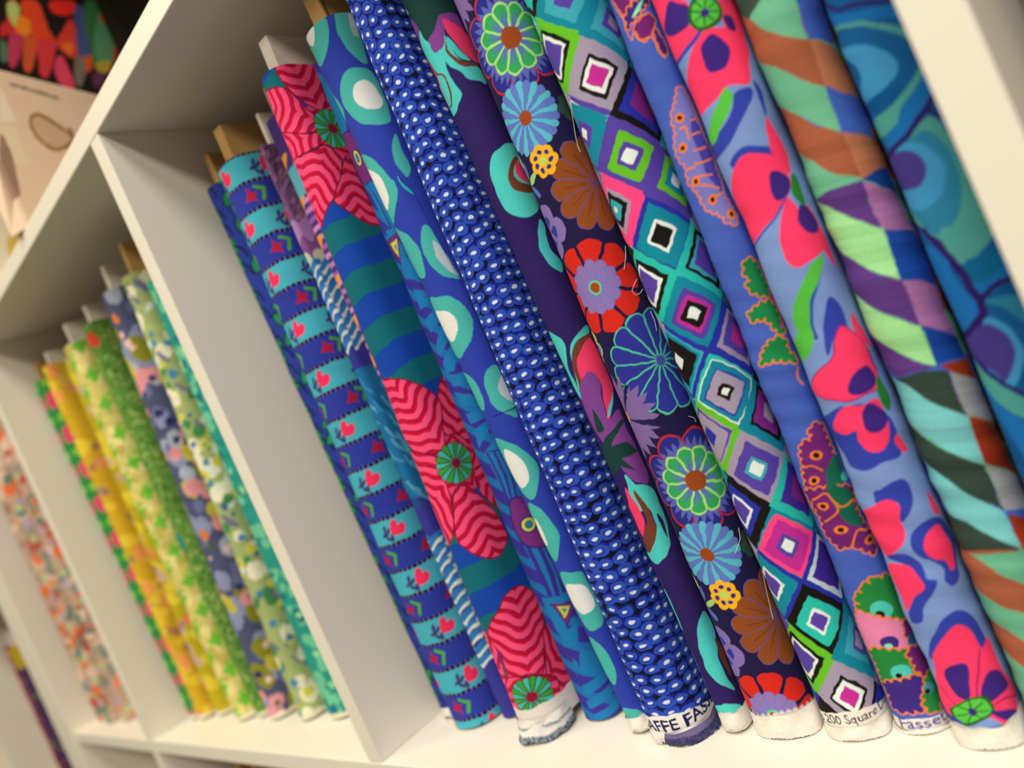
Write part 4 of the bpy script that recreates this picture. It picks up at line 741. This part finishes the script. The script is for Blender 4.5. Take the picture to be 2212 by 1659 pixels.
SPEC = [  # key, fabric top, base colour, mm per vertex, print, label, board, extras
 ('A', .570, '2d3ea0', 1.1, print_A, 'dark blue bolt with green leaf print and brown board, next to the grey divider', dict(board='kraft', rise=.034, selv=dict(top=.012, low=.002))),
 ('B', .563, '2d3ca5', .8, print_B, 'blue and turquoise banded bolt with pink hearts and red stars', dict(board='kraft', rise=.036, bthick=.014)),
 ('C', .560, '373796', 1.0, print_C, 'narrow purple bolt with white and blue feather strokes, beside the heart-banded bolt', dict(rise=.030, bthick=.0045)),
 ('D', .572, '46327d', 1.0, print_D, 'thin sliver of lilac and orange striped bolt beside the pink dahlia bolt', dict(rise=.032)),
 ('E', .578, '0f6978', .62, print_E, 'bolt with big pink striped dahlias on teal and blue stripes', dict(rise=.030, bthick=.013)),
 ('F1', .570, '37329b', .62, print_F1, 'blue and violet feather print bolt with purple patches and yellow eyes', dict(board=None)),
 ('F2', .582, '2d41af', .58, print_F2, 'royal blue bolt with white-centred aqua ovals and a brown corrugated board', dict(board='kraft', rise=.040, bthick=.016, selv=dict(top=.014, low=.004))),
 ('G', .588, '0c0f23', .47, print_G, 'black bolt covered in small blue seed dots with white pips', dict(rise=.030)),
 ('H', .582, '2d1e62', .55, print_H, 'plain indigo bolt with large turquoise, pink and brown blooms', dict(selv=dict(top=.015, low=.004, s0=-.012, s1=.018))),
 ('I', .585, '1e1846', .47, print_I, 'navy bolt crowded with red, green, blue and brown round flowers', dict(selv=dict(top=.016, low=.0012, flare=.0025, rag=.0007))),
 ('J', .585, '5541aa', .47, print_J, 'bolt of nested multicoloured diamonds with black and white centres', dict(selv=dict(top=.009, low=.0012, flare=.0018, rag=.0006))),
 ('K', .580, '4460c0', .58, print_K, 'periwinkle bolt with orange-outlined purple and green paisley', dict(selv=dict(top=.003, low=.001, rag=.0005))),
 ('L', .582, '7896d7', .62, print_L, 'light blue bolt with hot pink pansies and green stems', dict(selv=dict(top=.012, low=.001, flare=.003, rag=.0008, s0=-.018, s1=.026))),
 ('M', .585, '69b496', .8, print_M, 'harlequin bolt of brown, mint, purple and blue facets', dict()),
 ('N', .585, '145fa5', .9, print_N, 'blue bolt with teal and violet shell swirls against the divider on the far right', dict()),
]
RUMP = dict(A=.4, B=.5, C=.4, D=.3, E=.5, F1=.4, F2=.4, G=.3, H=.35, I=.3, J=.35, K=.45, L=.6, M=.9, N=.5)
CREA = dict(K=.35, L=.5, M=.9, N=.3, B=.15, H=.12, F2=.12)
for i, (key, zt, base, res, fn, label, kw) in enumerate(SPEC):
    x0, x1, T0, T1, y0 = GEO[key]
    B = Bolt(x0, x1, T0, T1, y0, zt, rump=RUMP[key], seed=i, creases=CREA.get(key, 0))
    cv = cvs(base, res, zt, warp={'E': .3, 'B': .3, 'G': .3, 'I': .28, 'J': .3, 'H': .3, 'K': .28}.get(key, .22), seed=i + 3, wl=9 if key in 'GIJ' else 13)
    fn(cv)
    if key == 'E': band_white(cv, 29.5, .8, 'e0dad8', 4)
    if key == 'F2': band_white(cv, 14, .5, 'e0dad8', 5)
    make_bolt(key, B, cv, label, GRP, tlow={'E': .010, 'G': .007}.get(key, .002), **kw)

# the two bolts whose outer layers droop below the roll
Bo, _, root = ALL['E']
selvage(Bo, root, top=.0165, low=.0025, off=.0012, flare=.004, edge='143c5a', body='dcdcde', frac=.30, rag=.002, seed=8, s0=-.024, name='frayed_end')
selvage(Bo, root, top=.020, low=.0125, off=.0010, flare=.0016, edge='5a8296', body='e2dcda', frac=.25, rag=.0008, seed=9, name='selvage')
Bo, _, root = ALL['G']
selvage(Bo, root, top=.011, low=.004, off=.0008, flare=.001, edge='cdc3c8', body='e4e0e2', frac=.5, rag=.0025, seed=10, s0=-.022, s1=.03, name='selvage')
selvage(Bo, root, top=.0105, low=.0012, off=.0032, flare=.0026, edge='1e2850', body='6e6496', frac=.55, rag=.002, seed=11, s0=-.004, s1=.042, name='frayed_end')

# loose outer flap of the oval print, curling away at its upper corner
Bo, cvo, root = ALL['F2']
img = cvo.final()
rows, colsn = 420, 44
V, Cc = [], []
for t in np.linspace(.452, .262, rows):
    u = (.452 - t) / .190
    sr = np.interp(t, [.26, .30, .352, .369, .4035, .429, .452], [.0215, .021, .0205, .0195, .0170, .0155, .0165])
    s = np.linspace(sr - .020, sr, colsn); k = np.linspace(0, 1, colsn)
    curl = math.exp(-(u / .10) ** 2)
    b = np.clip((k - .55) / .45, 0, 1)
    ang = b * 2.6 * curl                        # the free corner rolls outwards
    off = .0004 + .0010 * k ** 2 + .0042 * curl * np.sin(np.minimum(ang, math.pi)) * b
    sc = s - .0055 * curl * b * (1 - np.cos(ang)) * .5
    V.append(Bo.surf(sc, np.full(colsn, t), off))
    jj = min(int((t * 1e3 - cvo.t0) / cvo.res), img.shape[0] - 1); ii = np.clip(((s * 1e3 - cvo.s0) / cvo.res).astype(int), 0, img.shape[1] - 1)
    c = img[jj, ii].copy()
    c[b * curl > .45] = lin('2fb4c8')           # reverse of the cloth
    Cc.append(c)
fl = mesh_obj('loose_flap', np.concatenate(V), grid_faces(rows, colsn), M_COTTON, root, True, np.concatenate(Cc))

# stray threads on the navy flower bolt
Bo, _, root = ALL['I']
for pts in [[[345, 4225], [315, 4150], [295, 4065], [280, 3990], [275, 3940]], [[305, 3080], [265, 3055], [240, 3025], [250, 2990], [285, 2990], [315, 3010]], [[320, 3300], [290, 3240], [245, 3165]], [[290, 1380], [265, 1315], [215, 1260], [200, 1245]], [[340, 1065], [315, 1010], [295, 905], [280, 820], [260, 760]], [[305, 2860], [300, 2795], [290, 2730]], [[265, 2160], [295, 2135], [300, 2105]]]:
    P = [Bo.surf(s / 1e4, t / 1e4, .0012 + .0006 * math.sin(i * 1.7)) for i, (s, t) in enumerate(pts)]
    Q = []
    P = np.array(P)
    for k in range(3): Q.append(np.interp(np.linspace(0, len(P) - 1, 24), np.arange(len(P)), P[:, k]))
    tube('loose_thread', np.stack(Q, 1), .00016, M_THREAD, root)

# corrugated slot seen on the brown board of the oval bolt
Bo, _, root = ALL['F2']
core = [c for c in root.children if c.name.startswith('cardboard_core')][0]
xt = Bo.a[0] + (Bo.a[1] - Bo.a[0]) * Bo.ztop / .55
sl = box('corrugated_seam', xt + .0073, xt + .0086, Bo.a[4] + .0135, Bo.a[4] + .0148, Bo.ztop - .002, Bo.ztop + .0395, M_KRAFTD, root)
sl.parent = core

# ------------------------------------------------------------------ second bay: green and yellow prints
GRP2 = 'fabric bolts in the green and yellow bay'
BAY2 = [
 ('a', -.604, -.626, .036, .050, .566, '2f8f4b', [('e1466e', 6, 9, 0, 0)], 'kraft', .03, 'green bolt with a row of pink spots at the outer end of the green bay'),
 ('b', -.567, -.563, .030, .050, .572, 'd2aa28', [('e6c83c', 9, 20, 40, 1.4), ('f0a05a', 7, 12, 30, 0.2), ('aa7d5a', 5, 6, 26, 0), ('967d8c', 3, 3, 26, 0)], 'white', .02, 'mustard yellow bolt with orange blossoms beside the pink-spotted bolt'),
 ('b2', -.527, -.501, .036, .060, .560, 'b9aa1e', [('dcc83c', 9, 14, 40, 1), ('c8aaa0', 6, 12, 34, .7), ('e67d5a', 4, 10, 18, .5), ('8c7396', 4, 4, 22, 0)], 'white', .02, 'olive yellow bolt with mauve flowers in the green bay'),
 ('c', -.440, -.457, .045, .050, .566, 'd7c878', [('ebdc96', 10, 9, 60, None), ('c3b45f', 7, 6, 50, None)], 'white', .03, 'cream bolt with bright green leaf clumps'),
 ('d', -.394, -.393, .038, .060, .572, '5f8c3c', [('96b464', 2.2, 2.2, 700, 0), ('3c6e2d', 2.2, 2.2, 420, 0), ('d24637', 8, 11, 4, .8), ('288c82', 11, 13, 4, 0)], 'white', .026, 'leaf green bolt with tiny pale dots and a few red fruits'),
 ('e', -.350, -.290, .045, .055, .575, '50557d', [('8c96be', 13, 17, 26, .3), ('aab4cd', 9, 12, 22, .3), ('6e78aa', 6, 8, 24, 0), ('8c8c28', 11, 17, 12, .5), ('c8be46', 9, 15, 12, .5), ('e196a5', 9, 9, 22, 0), ('f0c8c8', 4, 4, 24, 0), ('282d69', 6, 5, 14, 0), ('e68237', 5, 7, 9, .4), ('46643c', 5, 4, 16, .4)], 'white', .034, 'grey-blue bolt with yellow pears and pink blossoms'),
 ('f', -.262, -.214, .034, .055, .568, 'a5b478', [('468c50', 7, 6, 50, .8), ('f0ebd2', 9, 9, 64, .4), ('d7d25a', 6, 6, 36, 0), ('468cb4', 4.5, 4.5, 60, .5), ('2d5a96', 2.5, 2.5, 50, 0), ('787396', 3, 10, 16, .6), ('dce6e6', 3, 6, 40, None)], 'kraft', .04, 'white and blue starry floral bolt with yellow buds'),
 ('g', -.203, -.176, .050, .060, .545, '28968c', [('6ec3a0', 7, 7, 110, 0), ('1e6e87', 6, 5, 60, 0), ('96d7a0', 4, 4, 40, 0)], 'white', .045, 'teal bolt with pale green dots beside the upright divider'),
]
for i, (key, xb, xt, T, y0, zt, base, mot, brd, rise, label) in enumerate(BAY2):
    B = Bolt(xb + T / 2, xt + T / 2, T, T, y0, zt, rump=.6, seed=40 + i, creases=.4)
    cv = cvs(base, 1.7, zt, warp=.9, seed=60 + i, wl=10)
    print_random(cv, mot, 80 + i)
    if key == 'a':
        for t in np.arange(8, 570, 58):
            for s in (-28, -4, 20, 44):
                cv.ell(s + 2, t + 29, 8, 7, '8cc846'); cv.ell(s, t, 9, 14, 'e64678')
    if key == 'c':
        for t in np.arange(8, 580, 44):
            for s in (-24, 0, 24, 48):
                q = t + (22 if (s // 24) % 2 else 0)
                cv.poly([(s - 12, q), (s - 4, q + 5), (s - 2, q + 13), (s + 5, q + 5), (s + 13, q + 4), (s + 5, q - 4), (s + 2, q - 13), (s - 5, q - 5)], '6ebe3c'); cv.ell(s + 7, q + 12, 5, 4, '9bc850')
    band_white(cv, 9, .8, 'e4ddc8', i)
    make_bolt(key, B, cv, label, GRP2, board=brd, rise=rise)
# third bay
GRP3 = 'fabric bolts in the peach floral bay'
for i, (xb, T, y0, zt, label) in enumerate([
 (-1.030, .045, .034, .560, 'peach floral bolt nearest the wide end panel in the lower left corner'),
 (-.965, .05, .030, .565, 'peach and coral floral bolt in the middle of the peach bay'),
 (-.890, .045, .036, .570, 'coral floral bolt with orange dahlias beside the slim divider edge')]):
    B = Bolt(xb + T / 2, xb + T / 2 + .012, T, T, y0, zt, rump=.6, seed=140 + i, creases=.4)
    cv = cvs('bea08c', 2.0, zt, warp=.6, seed=160 + i, wl=14)
    print_random(cv, [('e1c3b4', 11, 13, 34, None), ('96968c', 10, 12, 26, None), ('e66e3c', 11, 12, 14, 0), ('5f877d', 8, 9, 22, None), ('b45a50', 8, 9, 22, None), ('b4c896', 6, 8, 20, None), ('b4a0be', 7, 7, 16, 0), ('a07850', 5, 7, 14, None), ('ff8246', 5, 5, 12, 0)], 180 + i)
    make_bolt('h%d' % i, B, cv, label, GRP3, board='white', rise=.03)
# bolts of the second unit
for i, (xb, T, y0, base, mot, label) in enumerate([
 (-1.452, .05, .028, '46325a', [('2d1e50', 8, 12, 40, None), ('5a5f50', 6, 8, 20, None), ('6e3c50', 6, 9, 20, None)], 'dark purple bolt in the bottom left corner, beside the pink one'),
 (-1.555, .05, .040, 'aa4b5a', [('7d2d3c', 7, 12, 40, None), ('c8788c', 7, 10, 30, None), ('8c7364', 6, 8, 20, None), ('d7a0a0', 5, 6, 20, None)], 'dusty pink bolt in the bottom left corner of the picture')]):
    B = Bolt(xb + T / 2, xb + T / 2, T, T, y0, .60, zb=-.42, rump=.6, seed=240 + i, creases=.4)
    cv = cvs(base, 2.2, .60, warp=.6, seed=260 + i, wl=14)
    print_random(cv, mot, 280 + i)
    if i == 0: cv.poly([(-40, 545), (70, 545), (70, 640), (-40, 640)], 'aa9619', False)
    make_bolt('p%d' % i, B, cv, label, 'bolts on the low shelf in the corner', board='white', rise=.03)
# bay to the right of the thick divider
B = Bolt(.700, .705, .05, .05, .085, .57, rump=.4, seed=300)
cv = cvs('281a5a', 1.8, .57, warp=.5, seed=301, wl=12)
print_random(cv, [('465f46', 16, 22, 14, None), ('321e78', 14, 18, 20, None), ('5a2846', 8, 10, 12, None)], 302)
make_bolt('r', B, cv, 'dark violet and green bolt beyond the thick divider in the top right corner', 'bolts beyond the right divider', board='white')
# bay below
for i, (xb, base, label) in enumerate([(-.56, '50324b', 'plum bolt in the shaded bay under the front shelf'), (-.50, '6e4628', 'brown bolt in the shaded bay under the front shelf')]):
    B = Bolt(xb, xb, .05, .05, .06, .585, zb=-.69, rump=.5, seed=320 + i)
    cv = cvs(base, 2.5, .585, warp=.5, seed=330 + i); print_random(cv, [('2d1e32', 9, 9, 40, None), ('8c6450', 6, 6, 20, None)], 340 + i)
    make_bolt('u%d' % i, B, cv, label, 'bolts under the front shelf', board='kraft', rise=.04)

# ------------------------------------------------------------------ things on the upper shelf
PA = np.array((-0.27428, 0.05909)); PE = np.array((-0.41173, 0.91131)); PN = np.array((0.91131, 0.41173))
def slab(name, e0, e1, z0, z1, off, thick, res, base, draw, parent, mat):
    """upright slab facing the aisle; its printed face carries the colours"""
    cv = Canvas(e0 * 1e3, e1 * 1e3, z0 * 1e3, z1 * 1e3, res, base, .5, 5, 12)
    draw(cv)
    img = cv.final(); nt, ns = img.shape[:2]
    e = np.linspace(e0, e1, ns); z = np.linspace(z0, z1, nt)
    E, Zg = np.meshgrid(e, z)
    # soft rounded rim
    rim = np.minimum(np.minimum(E - e0, e1 - E), np.minimum(Zg - z0, z1 - Zg))
    o = off - .003 * np.clip(1 - rim / .006, 0, 1) ** 2
    XY = PA + E[..., None] * PE + o[..., None] * PN
    V = np.concatenate([XY, Zg[..., None]], -1).reshape(-1, 3)
    bk = [(*(PA + a * PE + (off - thick) * PN), b) for a, b in ((e0, z0), (e1, z0), (e1, z1), (e0, z1))]
    b0 = len(V)
    V = np.vstack([V, bk])
    F = [tuple(f) for f in grid_faces(nt, ns)]
    bl, br, tl, tr = 0, ns - 1, (nt - 1) * ns, nt * ns - 1
    F.append((b0, b0 + 3, b0 + 2, b0 + 1))
    F.append(tuple(range(bl, br + 1))[::-1] + (b0, b0 + 1))
    F.append(tuple(range(tl, tr + 1)) + (b0 + 2, b0 + 3))
    F.append(tuple(range(bl, tl + 1, ns)) + (b0 + 3, b0))
    F.append(tuple(range(br, tr + 1, ns))[::-1] + (b0 + 1, b0 + 2))
    C = np.vstack([img.reshape(-1, 3), np.repeat(lin(base)[None], 4, 0)])
    return mesh_obj(name, V, F, mat, parent, False, C)
CARD = json.loads(CARDS); FLAME = json.loads(FLAMES)
ZS = BAY_H + T_S
def draw_card(cv):
    cc = dict(w='f5e6d2', h='a5783c', i='d2b496', d='6e5032', w2='f0dcbe', g='a08270')
    for k, P in CARD:
        P = np.array(P, float).reshape(-1, 2) / 10
        if k == 't':
            r = np.random.default_rng(1)
            for u in np.arange(0, 1, .055):       # a line of small print, out of focus in the photograph
                s = 6 + 66 * u; t = 861 - 4 * u
                cv.ell(s, t + r.uniform(-.6, .6), 1.7, 2.6 + r.uniform(-.8, .8), '6e5a5a')
        else:
            cv.poly(P, cc[k], k not in 'ww2')
    cv.poly([(60, 770), (95, 775), (90, 800), (70, 802)], 'c8a078')
root = thing('printed_carton', 'beige printed carton with hexagon outlines standing on the shelf above', 'carton', (*(PA + .05 * PE), ZS))
slab('carton_body', -.062, .155, ZS + .0005, .880, 0.0, .028, 1.6, 'ecd0b6', draw_card, root, M_PAPER)
root = thing('folded_fabric', 'black folded fabric printed with red, orange and green flames behind the beige carton', 'fabric', (*(PA + .1 * PE - .05 * PN), ZS))
def draw_flame(cv):
    for c, P in FLAME: cv.poly(np.array(P, float).reshape(-1, 2) / 10, c)
    r = np.random.default_rng(3)
    for _ in range(40): cv.ell(r.uniform(-100, 50), r.uniform(680, 1100), 6, 16, r.choice(['d23232', 'f08c28', '3c7d46', '4b5a96']), r.uniform(-.3, .3))
slab('printed_face', -.015, .285, ZS + .0005, 1.20, -.035, .026, 2.0, '1e1914', draw_flame, root, M_COTTON)

root = thing('printed_carton', 'cream white carton with a yellow patch at the left edge, above the shelf edge', 'carton', (-.52, .10, ZS))
cvb = Canvas(0, 150, 0, 240, 2.0, 'ece0c8', .5, 9, 14)
cvb.poly([(28, 52), (66, 66), (60, 20), (20, 10)], 'e1be5a'); cvb.poly([(60, 120), (110, 130), (100, 80), (70, 70)], 'b49682'); cvb.poly([(10, 150), (50, 190), (46, 220), (0, 220)], 'a08270')
im = cvb.final(); nt, ns = im.shape[:2]
Yg, Zg = np.meshgrid(np.linspace(.004, .154, ns), np.linspace(ZS + .0005, ZS + .2405, nt))
V = np.stack([np.full_like(Yg, -.40), Yg, Zg], -1).reshape(-1, 3)
mesh_obj('printed_side', V, grid_faces(nt, ns), M_PAPER, root, False, im.reshape(-1, 3))
box('carton_body', -.64, -.4004, .004, .154, ZS + .0005, ZS + .2405, mat_plain('cream_card', 'ece0c8', .6, .3, .03, 20), root, .0012)
root = thing('folded_fabric', 'plain black folded fabric standing behind the flame print on the upper shelf', 'fabric', (-.23, .33, ZS))
box('folded_cloth', -.66, .10, .326, .356, ZS + .0005, 1.22, mat_plain('black_cotton', '1c1813', .9, .1, .3, 300, .3, 900), root, .010)
